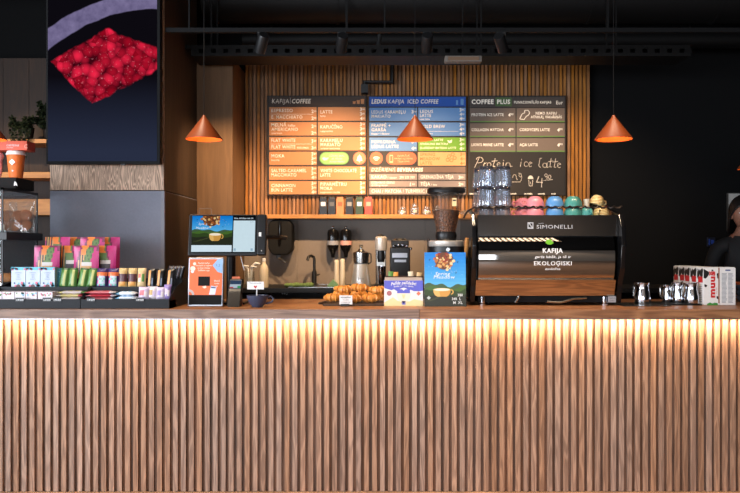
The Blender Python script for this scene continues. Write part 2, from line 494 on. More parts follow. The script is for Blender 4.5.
# second track in front of the counter (out of frame) washing the goods
for x, tx, ty, pw, c in ((-2.6, -2.0, 4.6, 110, (1, .9, .8)), (-1.5, -.7, 4.8, 200, (1, .78, .55)), (-.2, .3, 4.8, 240, (1, .74, .5)), (.9, 1.1, 4.7, 200, (1, .74, .5)), (1.7, 1.7, 4.7, 130, (1, .74, .5))):
    L = bpy.data.lights.new('counter_spot', 'SPOT'); L.energy = pw; L.spot_size = R(52); L.spot_blend = .9; L.color = c; L.shadow_soft_size = .05
    lo = bpy.data.objects.new('counter_spot', L); COL.objects.link(lo); lo.location = (x, 3.7, 3.7)
    lo.rotation_euler = (Vector((tx, ty, 1.0)) - lo.location).to_track_quat('-Z', 'Y').to_euler()
L = bpy.data.lights.new('shelf_fill', 'SPOT'); L.energy = 120; L.spot_size = R(60); L.spot_blend = .8; L.color = WARM; L.shadow_soft_size = .04  # unseen spot added to warm the shelves left of the column
lo = bpy.data.objects.new('shelf_fill', L); COL.objects.link(lo); lo.location = (-3.7, 5.3, 3.0)
lo.rotation_euler = (Vector((-2.9, 6.8, 1.75)) - lo.location).to_track_quat('-Z', 'Y').to_euler()
# unseen warm spots added to light the floor that the mirror panel reflects
for x, y in ((-2.2, -.5), (0.2, -1.0), (2.4, -.5), (1.2, 1.6), (-1.2, 1.6)):
    L = bpy.data.lights.new('floor_fill', 'SPOT'); L.energy = 260; L.spot_size = R(75); L.spot_blend = .8; L.color = (1, .78, .55); L.shadow_soft_size = .06
    lo = bpy.data.objects.new('floor_fill', L); COL.objects.link(lo); lo.location = (x, y, 4.1)
# unseen tube row, added and sized for the bright dashes mirrored in the machine
b = MB().box(.9, 2.0, 2.28, 2.32, 3.52, 3.56, M_BLACK).box(1.0, 1.01, 2.295, 2.305, 3.56, 4.3, M_BLACK).box(1.9, 1.91, 2.295, 2.305, 3.56, 4.3, M_BLACK)
ln = thing('reflection_tubes', 'unseen bar of glowing tubes added for its reflection in the espresso machine', 'lamp', (1.45, 2.3, 3.12))
b.build('bar', ln)
for k in range(17):
    b = MB(); b.tube([(.97 + .057 * k, 2.3, 3.52), (.97 + .057 * k, 2.3, 3.14)], .012, emit((255, 220, 186), 5), 8); b.build('tube', ln)
# daylight through the street windows
for k, (a, c) in enumerate(wins):
    L = bpy.data.lights.new('window_daylight', 'AREA'); L.shape = 'RECTANGLE'; L.size = c - a - .1; L.size_y = 2.0
    L.energy = (230, 170, 12)[k]; L.color = (.82, .9, 1.0)
    lo = bpy.data.objects.new('window_daylight', L); COL.objects.link(lo)
    lo.location = ((a + c) / 2, -5.84, 1.6); lo.rotation_euler = (R(90), 0, 0)
L = bpy.data.lights.new('window_daylight', 'AREA'); L.shape = 'RECTANGLE'; L.size = 7.0; L.size_y = 2.3; L.energy = 900; L.color = (.82, .9, 1.0)
lo = bpy.data.objects.new('window_daylight', L); COL.objects.link(lo); lo.location = (-5.98, -1.0, 1.7); lo.rotation_euler = (R(90), 0, R(-90))
for x in (-3.4, 0, 3.4):  # unseen spots added to brighten the street wall reflected in the chrome
    L = bpy.data.lights.new('wall_fill', 'SPOT'); L.energy = 160; L.spot_size = R(90); L.spot_blend = .9; L.color = (1, .85, .7); L.shadow_soft_size = .06
    lo = bpy.data.objects.new('wall_fill', L); COL.objects.link(lo); lo.location = (x, -4.2, 4.1); lo.rotation_euler = (Vector((x, -5.85, 2.2)) - lo.location).to_track_quat('-Z', 'Y').to_euler()
w = bpy.data.worlds.new('dusk'); bpy.context.scene.world = w; w.use_nodes = True
w.node_tree.nodes['Background'].inputs[0].default_value = (.5, .6, .8, 1); w.node_tree.nodes['Background'].inputs[1].default_value = .05

# ------------------------------------------------------------------ bar counter
CF = 4.42
ct = thing('bar_counter', 'long bar counter clad in vertical oak slats', 'counter', (0, CF, 0))
b = MB(); pitch = 7.97 / F * CF
XL, XR = -3.4, 3.1
i = 0; x = XL
while x < XR:
    b.box(x - .0142, x + .0142, CF, CF + .021, -.01, 1.026, M_SLAT)
    b.box(x + .0152, x + pitch - .0152, CF + .0165, CF + .0215, -.01, 1.026, M_RECESS_SHADE)
    x += pitch
b.build('slatted_front', ct)
b = MB().box(XL, XR, CF + .0215, CF + .04, -.012, 1.026, M_SLATBACK).box(XL, XL + .02, CF + .04, 5.08, 0, 1.026, M_SLATBACK).box(XR - .02, XR, CF + .04, 5.08, 0, 1.026, M_SLATBACK)
b.build('carcass', ct)
MB().box(XL, XR, CF - .054, CF - .042, 1.022, 1.0297, M_ALU).build('light_profile', ct)
xs = X(419.5, 4.35)
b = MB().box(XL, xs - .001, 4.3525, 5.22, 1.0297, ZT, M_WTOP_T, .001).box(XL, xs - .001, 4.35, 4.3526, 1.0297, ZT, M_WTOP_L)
tag(b.build('worktop'), 'grey-brown oak worktop left of the seam, under the packs and till', 'worktop', 'worktops on the bar counter')
b = MB().box(xs + .001, XR, 4.35, 5.22, 1.0297, ZT, M_WTOP_R, .002)
tag(b.build('worktop'), 'warm brown oak worktop right of the seam, under the espresso machine', 'worktop', 'worktops on the bar counter')
# strip light under the worktop lip
nL = 10
for k in range(nL):
    w_ = (XR - XL) / nL
    L = bpy.data.lights.new('strip_light', 'AREA'); L.shape = 'RECTANGLE'; L.size = w_; L.size_y = .006
    L.energy = 5.6; L.color = (1.0, .68, .40)
    lo = bpy.data.objects.new('strip_light', L); COL.objects.link(lo)
    lo.location = (XL + (k + .5) * w_, CF - .048, 1.0205); lo.rotation_euler = (R(22), 0, 0)

# back counter
bc = thing('back_counter', 'low black counter along the back wall under the splashback', 'counter', (0, 6.3, 0))
MB().box(-1.185, 3.3, 6.32, 6.95, 0, 1.06, M_BLKGLOSS).build('carcass', bc)
MB().box(-1.185, 3.3, 6.3, 6.95, 1.06, 1.1, M_BLACK, .003).build('countertop', bc)
MB().text('EVO', X(285, 6.315), Z(294.5, 6.315), 6.315, .018, mat((150, 150, 150), .4), 'c').build('lettering', bc)

# shelf under the menu boards and shelves on the left
ws = MB().box(X(262, 6.72), X(483, 6.72), 6.72, 6.985, Z(218.4, 6.72), Z(214.5, 6.72), M_SHELF, .002).build('wall_shelf')
tag(ws, 'long oak wall shelf beneath the menu boards holding coffee packs and jars', 'shelf')
for (py0, py1, lab) in ((139, 143, 'upper oak shelf left of the column beside the trailing plant'), (172, 178, 'middle oak shelf left of the column behind the orange paper cup'), (199, 215, 'thick lower oak shelf left of the column behind the display case')):
    Y = 6.55
    o = MB().box(-4.4, X(51, Y), Y, 6.86, Z(py1, Y), Z(py0, Y), M_SHELF, .003).build('wall_shelf')
    tag(o, lab, 'shelf', 'oak shelves left of the column')
# ------------------------------------------------------------------ menu boards
YM = 6.94
LT = mat((248, 238, 222), .6, var=.02)
LD = mat((205, 198, 188), .6, var=.02)
O1 = mat((198, 130, 78), .55, var=.04); BL1 = mat((94, 140, 194), .55, var=.04); BLH = mat((8, 74, 162), .5, var=.04)
BR1 = mat((104, 88, 77), .6, var=.04); GRN = mat((112, 168, 36), .55); YEL = mat((246, 164, 104), .55); TAUPE = mat((146, 130, 122), .6)
DKBR = mat((52, 42, 36), .6); ORC = mat((226, 92, 46), .5); LIME = mat((104, 164, 66), .55)
BOARD = mat((34, 28, 25), .6)
def bx(px): return X(px, YM)
def bz(py): return Z(py, YM)
def strip(bd, px0, px1, py0, py1, m, items, name='menu_strip', lbl=None):
    b = MB(); b.box(bx(px0), bx(px1), YM - .006, YM, bz(py1), bz(py0), m)
    y = YM - .0072
    for it in items: it(b, y)
    o = b.build(name, bd)
    if lbl: o['label'] = lbl
    return o
def T(s, px, py, h, m=None, al='l', w=None, sh=0, bo=.012):
    return lambda b, y: b.text(s, bx(px), bz(py), y, h / F * YM, m or LT, al, w / F * YM if w else None, sh, bo)
def prices(px, py0, py1, vals, m=None):
    n = len(vals); out = []
    for i, v in enumerate(vals):
        yy = py0 + (py1 - py0) * (i + .85) / n
        out.append(T(v[0], px, yy, min(3.1, (py1 - py0) / n * .78), m, 'l', None, 0, .03))
        out.append(T(v[1:], px + 2.3, yy - .9, min(1.6, (py1 - py0) / n * .4), m, 'l', None, 0, .02))
    return out
def line(px0, px1, py): return lambda b, y: b.rect(bx(px0), bx(px1), bz(py + .3), bz(py), y, LT)

def board(px0, px1, lab):
    t = thing('menu_board', lab, 'menu board', (bx((px0 + px1) / 2), YM, bz(195.5)), 'menu boards on the back wall')
    MB().box(bx(px0), bx(px1), YM, YM + .045, bz(195.5), bz(95.5), BOARD, .003).build('backing_panel', t)
    return t
rows = [(107.2, 120.8), (122.2, 135.6), (137, 150.4), (151.8, 165), (166.6, 179.8), (181.2, 194.3)]
b1 = board(267, 366.8, 'orange coffee menu board headed COFFEE with the salted caramel rows')
strip(b1, 269.3, 365.5, 96.5, 105.6, mat((62, 46, 36), .6), [T('KAFIJA', 272, 103.4, 4.2, None, 'l', 17, .15, .0), lambda b, y: b.rect(bx(290.2), bx(290.6), bz(104), bz(98), y, LD), T('COFFEE', 292, 103.4, 4.2, None, 'l', 19, .15, .03)] +
      [(lambda b, y, k=k: b.poly([(bx(353 + k * 4), bz(104)), (bx(355.4 + k * 4.2), bz(104)), (bx(355.8 + k * 4.3), bz(101.5 - k * 1.2)), (bx(352.7 + k * 4), bz(101.5 - k * 1.2))], y, O1)) for k in range(3)], 'header_strip')
L1 = [[T('ESPRESSO', 271.5, 112.2, 3.2, None, 'l', 22), line(271, 313, 114.2), T('E. MACCHIATO', 271.5, 118.7, 3.2, None, 'l', 31)],
      [T('MELNĀ', 271.5, 126.6, 3.2, None, 'l', 15), T('kafija', 288, 126.6, 2.2, None, 'l', 9), T('AMERICANO', 271.5, 131, 3.2, None, 'l', 26.5), T('americano', 271.5, 134, 1.6, None, 'l', 15)],
      [T('FLAT WHITE', 271.5, 142, 3.2, None, 'l', 24), line(271, 313, 144), T('FLAT WHITE', 271.5, 148.6, 3.2, None, 'l', 24), T('dubultais', 297, 148.6, 2, None, 'l', 12)],
      [T('MOKA', 271.5, 157.6, 3.2, None, 'l', 13), T('mocha', 271.5, 161, 1.9, None, 'l', 10)],
      [T('SALTED-CARAMEL', 271.5, 172.2, 3.2, None, 'l', 35), T('MACCHIATO', 271.5, 176.6, 3.2, None, 'l', 25)],
      [T('CINNAMON', 271.5, 187.2, 3.2, None, 'l', 24), T('BUN LATTE', 271.5, 191.6, 3.2, None, 'l', 21)]]
PR = [['2²⁰', '2⁴⁰'], ['2⁵⁰', '2⁹⁰'], ['3²⁰', '3⁶⁰'], ['3²⁰', '3⁶⁰', '3⁹⁰'], ['3⁶⁰', '3⁹⁰', '4²⁰'], ['3⁶⁰', '3⁹⁰', '4²⁰']]
PR = [[v.translate(str.maketrans('⁰²⁴⁵⁶⁹', '024569')) for v in r] for r in PR]
for (a, c), its, pr in zip(rows, L1, PR): strip(b1, 269.3, 316.6, a, c, O1, its + prices(312 - .5, a, c, pr))
L1b = [(0, [T('LATTE', 320.5, 113.6, 3.2, None, 'l', 12), T('latte', 320.5, 117, 1.8, None, 'l', 6)]), (1, [T('KAPUČĪNO', 320.5, 128.6, 3.2, None, 'l', 22), T('cappuccino', 320.5, 132, 1.7, None, 'l', 15)]),
       (2, [T('KARAMEĻU', 320.5, 142, 3.2, None, 'l', 22), T('MAKIATO', 320.5, 146.2, 3.2, None, 'l', 20), T('caramel macchiato', 320.5, 149.2, 1.6, None, 'l', 27)]),
       (4, [T('WHITE CHOCOLATE', 320.5, 172.2, 3.2, None, 'l', 36), T('LATTE', 320.5, 176.6, 3.2, None, 'l', 10)]), (5, [T('PIPARMĒTRU', 320.5, 185.8, 3.2, None, 'l', 26), T('MOKA', 320.5, 190, 3.2, None, 'l', 12), T('peppermint mocha', 320.5, 193, 1.6, None, 'l', 26)])]
for k, its in L1b: strip(b1, 318, 365.5, *rows[k], O1, its + prices(360, *rows[k], ['340', '380', '420']))
b = MB(); y = YM - .003
b.pill(bx(319.5), bx(349), bz(164.6), bz(152), y, LIME)
b.pill(bx(320.4), bx(348.1), bz(163.8), bz(152.8), y - .001, mat((136, 190, 100), .5))
for k, s in enumerate(('LŪDZU SAKI,', 'JA VĒLIES', 'AUGU PIENU')): b.text(s, bx(337), bz(156.6 + 2.9 * k), y - .002, 1.6 / F * YM, LT, 'c', 17 / F * YM, 0, .01)
b.poly([(bx(322), bz(158.5)), (bx(324), bz(157)), (bx(326), bz(158)), (bx(329), bz(157.6)), (bx(327), bz(160.2)), (bx(324), bz(160.5))], y - .002, LT)
o = b.build('round_badge', b1); o['label'] = 'green pill-shaped badge'
def bell(b, y):
    b.disc(bx(359.5), bz(158.3), 6.5 / F * YM, y, ORC); b.disc(bx(359.5), bz(158.3), 6 / F * YM, y - .001, mat((230, 118, 76), .5))
    b.poly([(bx(356.6), bz(161)), (bx(362.4), bz(161)), (bx(361.4), bz(157)), (bx(359.5), bz(154.6)), (bx(357.6), bz(157))], y - .002, LT); b.disc(bx(359.5), bz(161.7), .006, y - .002, LT)
b = MB(); bell(b, y); o = b.build('round_badge', b1); o['label'] = 'orange round badge with a bell'

b2 = board(368.3, 466.8, 'blue iced coffee menu board headed ICED COFFEE')
gl = mat((96, 140, 190), .5)
strip(b2, 369.4, 465.6, 97, 106.6, BLH, [T('LEDUS', 371.5, 103.6, 4, None, 'l', 15, .15, .03), T('KAFIJA', 388, 103.6, 4, None, 'l', 16, .15, 0), T('ICED COFFEE', 407.5, 103.6, 4, None, 'l', 31, .15, .01),
      lambda b, y: b.rect(bx(456), bx(458), bz(105), bz(100.4), y, gl), lambda b, y: b.rect(bx(460.5), bx(463.5), bz(105), bz(99), y, gl)], 'header_strip')
r2 = [(107.8, 121), (122.6, 136), (137.6, 151)]
S = [[T('LEDUS KARAMEĻU', 371.5, 113.6, 3, None, 'l', 34), T('MAKIATO', 371.5, 117.8, 3, None, 'l', 19)], [T('FRAPPĒ +', 371.5, 127.2, 3, None, 'l', 19), T('GARŠA', 371.5, 131.4, 3, None, 'l', 15), T('frappe + flavour', 371.5, 134.6, 1.7, None, 'l', 19)],
     [T('POPKORNA', 371.5, 143.4, 3, None, 'l', 24), T('LEDUS LATTE', 371.5, 148, 3, None, 'l', 27)]]
for (a, c), its in zip(r2, S): strip(b2, 369.4, 417, a, c, BL1, its + prices(411.5, a, c, ['390', '430']))
S = [(BL1, [T('LEDUS', 420, 113, 3, None, 'l', 13), T('LATTE', 420, 117, 3, None, 'l', 11), T('iced latte', 420, 120, 1.6, None, 'l', 15)]), (BL1, [T('COLD BREW', 420, 128, 3, None, 'l', 25), line(420, 458, 131.3), T('tonic / juice', 420, 134.4, 1.6, None, 'l', 18)]),
     (GRN, [T('MATCHA LATTE', 420, 141, 2, None, 'l', 23, .1), T('SPARKLING MATCHA', 420, 145, 2, None, 'l', 28, .1), T('BLUEBERRY MATCHA LATTE', 420, 149, 2, None, 'l', 36, .1),
            lambda b, y: b.poly([(bx(449), bz(143.5)), (bx(447), bz(140)), (bx(449.5), bz(141)), (bx(452), bz(139.6)), (bx(451.6), bz(142.6))], y, LT)])]
for (a, c), (m, its) in zip(r2, S): strip(b2, 418.3, 465.6, a, c, m, its + prices(459.5, a, c, ['380', '420', '450']), lbl='green menu strip' if m is GRN else None)
OT = mat((190, 104, 26), .5)
def comb(b, y):
    for i, (cx, cz) in enumerate(((449, 156.5), (452.6, 154.5), (447.6, 160), (451.4, 160.4), (454.6, 158))):
        pts = [(bx(cx + 2 * math.cos(R(60 * k))), bz(cz + 2 * math.sin(R(60 * k)))) for k in range(6)]
        pin = [(bx(cx + 1.4 * math.cos(R(60 * k))), bz(cz + 1.4 * math.sin(R(60 * k)))) for k in range(6)]
        for k in range(6): b.poly([pts[k], pts[(k + 1) % 6], pin[(k + 1) % 6], pin[k]], y, OT)
strip(b2, 418, 465.4, 152.2, 165.6, YEL, [T('SPRING', 420, 156, 2.9, OT, 'l', 15), T('MEADOW', 420, 160.3, 2.9, OT, 'l', 20), T('LATTE', 420, 164.6, 2.9, OT, 'l', 12), comb] + prices(460, 152.2, 165.6, ['390', '430', '460'], OT), lbl='yellow menu strip')
b = MB(); y = YM - .003
b.disc(bx(376.3), bz(158.3), 6.5 / F * YM, y, ORC)
for r_, hw in ((5, 2.0), (3.4, 1.4), (1.8, .7)):
    pts = [(bx(376.3 + r_ * math.sin(R(a))), bz(161.5 - r_ * math.cos(R(a)))) for a in (-45, -22, 0, 22, 45)]
    pin = [(bx(376.3 + (r_ - .9) * math.sin(R(a))), bz(161.5 - (r_ - .9) * math.cos(R(a)))) for a in (-45, -22, 0, 22, 45)]
    for k in range(4): b.poly([pts[k], pts[k + 1], pin[k + 1], pin[k]], y - .001, LT)
o = b.build('round_badge', b2); o['label'] = 'orange round badge with a wifi sign'
b = MB(); b.pill(bx(386), bx(416.5), bz(164.8), bz(152), y, ORC)
for k, s in enumerate(('LEJUPLĀDĒ', 'KAFIJAS LIETOTNI', 'TELEFONĀ')): b.text(s, bx(403.5), bz(156.6 + 2.9 * k), y - .001, 1.6 / F * YM, mat((250, 190, 140), .6), 'c', 18 / F * YM)
b.rect(bx(389.6), bx(393), bz(162.6), bz(155), y - .001, mat((250, 190, 140), .6)); b.rect(bx(390.1), bx(392.5), bz(161.4), bz(156), y - .002, ORC)
o = b.build('round_badge', b2); o['label'] = 'orange pill-shaped badge with a phone'
strip(b2, 369.4, 465.4, 166.8, 172.6, mat((120, 92, 76), .6), [T('DZĒRIENI', 371.5, 171.5, 3.4, None, 'l', 22, .15, .0), lambda b, y: b.rect(bx(394.6), bx(395), bz(172.2), bz(167.4), y, LT), T('BEVERAGES', 397, 171.5, 3.4, None, 'l', 26, .15, .04)], 'header_strip')
D = DKBR
strip(b2, 369.4, 417, 173.8, 180, TAUPE, [T('KAKAO', 371.5, 178.6, 3.2, None, 'l', 15), T('/ cacao', 387.5, 178.6, 2, None, 'l', 10), T('2⁹⁰ 3²⁰ 3⁵⁰'.replace('⁹⁰', '90').replace('²⁰', '20').replace('⁵⁰', '50'), 414.5, 178.6, 2.4, None, 'r', 15)])
strip(b2, 418.3, 465.4, 173.8, 180, TAUPE, [T('GRENADĪNA TĒJA', 420.5, 178.6, 3.2, None, 'l', 33)] + prices(458.5, 174, 180, ['320']))
strip(b2, 369.4, 417, 181, 186.8, TAUPE, [T('DZERAMAIS ŪDENS', 371.5, 183.6, 2, None, 'l', 23), T('drinking water', 371.5, 186, 1.7, None, 'l', 22)] + prices(410, 181, 186.8, ['150']))
strip(b2, 418.3, 465.4, 181, 186.8, TAUPE, [T('TĒJA', 420.5, 185.6, 3.2, None, 'l', 9.5), T('/ tea', 431, 185.6, 2, None, 'l', 6)] + prices(458.5, 181, 186.8, ['250']))
strip(b2, 369.4, 465.4, 188, 194.4, TAUPE, [T('CHAI / MATCHA / TURMERIC LATTE', 371.5, 192.8, 3.3, None, 'l', 66)] + prices(458.5, 188.4, 194, ['390']))

b3 = board(468.2, 566, 'brown menu board headed COFFEE PLUS above a chalkboard')
strip(b3, 470, 564.6, 97, 107, mat((64, 56, 52), .6), [T('COFFEE', 471.5, 104, 4.2, None, 'l', 22, 0, .03), lambda b, y: b.rect(bx(495.3), bx(511.6), bz(106.4), bz(97.6), y + .0006, mat((66, 92, 50), .6)), T('PLUS', 497, 104, 4.2, None, 'l', 13, 0, .03), T('FUNKCIONĀLĀS KAFIJAS', 514, 103.6, 2.4, None, 'l', 37, 0, .02), T('Eur', 556, 104.4, 3.4, None, 'l', 6.5)], 'header_strip')
r3 = [(108.2, 122.2), (123.2, 137), (138.2, 151.8)]
gb = mat((84, 128, 50), .6)
def edge(px0, px1, py): return lambda b, y: b.rect(bx(px0), bx(px1), bz(py), bz(py - .9), y, gb)
def hand(b, y):
    pts = [(519.5, 119), (522, 114), (524.5, 113), (524.6, 110.5), (528, 110.5), (529.6, 113), (528, 115.5), (526, 116.5), (524, 119.6)]
    for i in range(len(pts)):
        p, q = Vector(pts[i]), Vector(pts[(i + 1) % len(pts)]); n = (q - p).orthogonal().normalized() * .3
        b.poly([(bx(v.x), bz(v.y)) for v in (p - n, q - n, q + n, p + n)], y, LT)
for (a, c), l_, r_ in zip(r3, ('PROTEIN ICE LATTE', 'COLLAGEN MATCHA', "LION'S MANE LATTE"), (None, 'CORDYCEPS LATTE', 'AÇAI LATTE')):
    strip(b3, 470, 515.4, a, c, BR1, [T(l_, 471.5, a + 8, 2.7, None, 'l', 32), T('4', 508, a + 8.4, 3.2, None, 'l', None, .1, .03), T('90', 510.6, a + 7, 1.8), edge(470, 515.4, c)])
    if r_: strip(b3, 516.6, 564.6, a, c, BR1, [T(r_, 519.5, a + 8, 2.7, None, 'l', 30 if 'C' == r_[0] else 18), T('4', 557, a + 8.4, 3.2, None, 'l', None, .1, .03), T('90', 559.6, a + 7, 1.8), edge(516.6, 564.6, c)])
    else: strip(b3, 516.6, 564.6, a, c, BR1, [hand, T('NEMO KAFIJU', 546, 114.6, 2.6, None, 'c', 21), T('ATPAKAĻ VAKARIŅĀS', 546, 118.4, 2.6, None, 'c', 31), edge(516.6, 564.6, c)])
CH = mat((222, 208, 190), .9, var=.1)
def stroke(b, y, pts, w=.42):
    for i in range(len(pts) - 1):
        p, q = Vector(pts[i]), Vector(pts[i + 1])
        if (q - p).length < 1e-6: continue
        d = (q - p).normalized() * w * .5; n = d.orthogonal()
        b.poly([(bx(v.x), bz(v.y)) for v in (p - n - d, q - n + d, q + n + d, p + n - d)], y, CH)
def arc(cx, cy, rx, ry, a0, a1, n=10): return [(cx + rx * math.cos(R(a0 + (a1 - a0) * i / n)), cy + ry * math.sin(R(a0 + (a1 - a0) * i / n))) for i in range(n + 1)]
def chalk(b, y):
    s = lambda *p, w=.45: stroke(b, y, list(p), w)
    stroke(b, y, [(474.5, 167.5), (479, 158)]); stroke(b, y, arc(479.5, 160, 3.4, 2.8, -170, 90)); stroke(b, y, [(479.5, 162.8), (477, 163)])   # P
    stroke(b, y, [(483, 167), (484.4, 162.6), (484.6, 164), (486.4, 162.8)])                                                            # r
    stroke(b, y, arc(489, 164.8, 1.9, 2, 0, 360, 14)); stroke(b, y, [(495, 158.6), (493, 166.6), (495, 166.6)]); stroke(b, y, [(491.8, 161.4), (497, 160.8)])
    stroke(b, y, [(497, 164.6), (500, 163.8)] + arc(498.6, 164.6, 1.7, 2, -30, -320, 12))
    stroke(b, y, [(503.2, 162.8), (502.8, 166.6)]); stroke(b, y, [(503.4, 160.4), (503.6, 160.9)])
    stroke(b, y, [(505.4, 166.8), (506, 163)]); stroke(b, y, arc(508, 164.8, 2, 2, -170, 0) + [(510.2, 166.6), (512, 166.4)])
    stroke(b, y, [(521, 162), (520.2, 166.6)]); stroke(b, y, [(521.4, 159.4), (521.6, 160)]); stroke(b, y, arc(526, 164.2, 2, 2.4, -50, -310)); stroke(b, y, [(528.6, 164.4), (531.8, 163.2)] + arc(530.2, 164.4, 1.7, 2.3, -40, -310, 12))
    stroke(b, y, [(541.6, 158.2), (539.8, 158.6), (538.6, 166), (540.4, 167.6)]); stroke(b, y, arc(544.6, 165.4, 2, 2.2, -20, 340, 14) + [(547, 162.8), (546.8, 167.6), (548.4, 167)])
    stroke(b, y, [(551, 158.6), (549.6, 167), (551.4, 167)]); stroke(b, y, [(548.2, 161.8), (553, 161)]); stroke(b, y, [(555.4, 159), (554, 167.4), (555.8, 167.2)]); stroke(b, y, [(552.6, 162.2), (557.6, 161.4)])
    stroke(b, y, [(557, 165.6), (560.8, 164.2)] + arc(559, 165.4, 1.8, 2.3, -40, -310, 12))
    stroke(b, y, [(512, 182), (520, 182)] + arc(519, 177.6, 2.6, 4.4, 80, -100)); stroke(b, y, arc(514.4, 177.6, 1.8, 3, 180, 360) + [(517, 180)]); stroke(b, y, arc(520.4, 175.4, 1.6, 1.6, 60, 300))
    b.poly([(bx(p[0]), bz(p[1])) for p in arc(530.4, 179, 2.7, 3.4, 180, 360)], y, CH); stroke(b, y, [(528.6, 180), (529, 186), (532, 186), (532.6, 180)]); stroke(b, y, [(530.4, 182), (530.4, 184)])
    stroke(b, y, [(538.6, 176.6), (536.4, 182.2), (542.4, 182.4)], .6); stroke(b, y, [(541.8, 178.6), (541.4, 187)], .6)
    stroke(b, y, arc(545.8, 175.4, 1.3, 1.5, 0, 360) + [(546.8, 179)]); stroke(b, y, arc(549.4, 177, 1.3, 1.9, 0, 360)); stroke(b, y, [(543.6, 180.6), (552.4, 179.6)])
    for k in range(7): b.text(('PROTEIN', 'COFFEE', 'PLUS', 'LATTE', 'PROTEIN', 'COFFEE', 'PLUS')[k], bx(469.6 + 13.6 * k), bz(194.6), y, .012, LT, 'l', 12.4 / F * YM, 0, .03)
strip(b3, 469.4, 564.8, 152.6, 195.2, mat((36, 31, 28), .8, var=.14, scale=9), [chalk], 'chalkboard', 'dark chalkboard with handwriting')

# ------------------------------------------------------------------ portrait television on the column
def tv_mat():
    t = NT('tv_picture'); sp = t.n('ShaderNodeSeparateXYZ'); vec = t.coord(); t.l(vec, sp.inputs[0])
    x, z = sp.outputs[0], sp.outputs[2]          # metres on the screen, origin = bottom middle
    n1 = t.noise(vec, 7, 3)
    # heap of red seeds: lower-right wedge
    zz = t.math('ADD', z, t.math('MULTIPLY', t.math('SUBTRACT', n1, .5), .10))
    def vee(cx, kl, kr):       # 0 at cx, rising with slope kl to the left and kr to the right
        d = t.math('SUBTRACT', x, cx)
        return t.math('MAXIMUM', t.math('MULTIPLY', d, kr), t.math('MULTIPLY', d, -kl))
    low = t.math('SUBTRACT', zz, t.math('ADD', vee(-.075, 1.0, .51), .42))
    top = t.math('SUBTRACT', t.math('SUBTRACT', .96, vee(.018, .60, .36)), zz)
    m = t.math('MULTIPLY', t.math('MULTIPLY', low, 60, clamp=True), t.math('MULTIPLY', top, 60, clamp=True), clamp=True)
    vor = t.n('ShaderNodeTexVoronoi'); t.l(vec, vor.inputs['Vector']); vor.inputs['Scale'].default_value = 17
    d = vor.outputs['Distance']; cell = t.n('ShaderNodeSeparateColor'); t.l(vor.outputs['Color'], cell.inputs[0])
    body = t.mix(cell.outputs[0], lin((150, 8, 30)), lin((255, 40, 76)))
    shade = t.math('SUBTRACT', 1.0, t.math('MULTIPLY', t.math('POWER', d, 1.5), 1.1), clamp=True)
    rd = t.mix(shade, lin((60, 4, 16)), body)
    glint = t.math('MULTIPLY', t.math('SUBTRACT', t.noise(vec, 60, 2), .62, clamp=True), 3.0, clamp=True)
    rd = t.mix(glint, rd, lin((255, 150, 165)))
    # pale stone rim of the bowl
    dx = t.math('SUBTRACT', x, .386); dz = t.math('ADD', z, .06)
    rr = t.math('SQRT', t.math('ADD', t.math('MULTIPLY', dx, dx), t.math('MULTIPLY', dz, dz)))
    rr = t.math('ADD', rr, t.math('MULTIPLY', n1, .03))
    rim = t.math('MULTIPLY', t.math('MULTIPLY', t.math('SUBTRACT', rr, 1.168), 120, clamp=True), t.math('MULTIPLY', t.math('SUBTRACT', 1.298, rr), 120, clamp=True))
    rc = t.mix(t.noise(vec, 16, 4, .6), lin((62, 56, 92)), lin((140, 130, 170)))
    bg = t.mix(t.math('MULTIPLY', t.math('SUBTRACT', .62, z), 1.9, clamp=True), lin((12, 10, 16)), lin((40, 46, 66)))
    c = t.mix(rim, bg, rc); c = t.mix(m, c, rd)
    e = t.n('ShaderNodeEmission'); t.l(c, e.inputs[0]); e.inputs[1].default_value = 1.0
    t.l(e.outputs[0], t.out.inputs[0])
    return t.m
YT = 5.24
tx0, tx1, tz0 = X(46, YT), X(160, YT), Z(164, YT)
tv = thing('television', 'portrait television on the column showing red pomegranate seeds in a bowl', 'television', ((tx0 + tx1) / 2, YT, tz0))
b = MB().box(tx0, tx1, YT, YT + .06, tz0, tz0 + 1.36, M_BLACKM, .004)
b.box(X(121, YT), X(125, YT), YT - .001, YT + .02, tz0 - .008, tz0, M_BLACK)
b.build('housing', tv)
MB().box(tx0 + .1, tx1 - .1, YT + .06, 5.38, tz0 + .4, tz0 + 1.0, M_BLACKM).build('wall_mount', tv)
b = MB().box(X(48, YT), X(157, YT), YT - .002, YT + .004, tz0 + .02, tz0 + 1.33, tv_mat()); b.build('screen', tv)

# ------------------------------------------------------------------ pendant lamps
def pendant(px, Y, lab, pw, pyrim=139.5, pycap=113.5):
    rw = .113; zr = ZC + (247 - pyrim) / F * Y; x = X(px, Y); h = .138
    t = thing('pendant_lamp', lab, 'pendant lamp', (x, Y, zr), 'orange cone pendant lamps over the bar')
    b = MB(); b.lathe([(.007, h + .012), (.012, h), (rw, .004), (rw, 0), (rw - .003, 0), (rw - .005, .004), (.012, h - .008), (0, h - .008)], M_ORANGE, (x, Y, zr), 40, ms=[M_ORANGE] * 4 + [M_ORANGEIN] * 3)
    b.build('lamp_shade', t)
    MB().tube([(x, Y, zr + h), (x, Y, 4.3)], .0022, M_BLACKM, 6).build('cord', t)
    b = MB(); b.lathe([(0, -.03), (.016, -.026), (.022, -.008), (.016, .012), (.01, .03), (0, .032)], emit((255, 180, 110), 1.5 if pw > .2 else .5), (x, Y, zr + .062), 16); b.build('bulb', t)
    L = bpy.data.lights.new('pendant_glow', 'POINT'); L.energy = pw; L.color = (1, .55, .25); L.shadow_soft_size = .02
    lo = bpy.data.objects.new('pendant_glow', L); COL.objects.link(lo); lo.location = (x, Y, zr + .025)
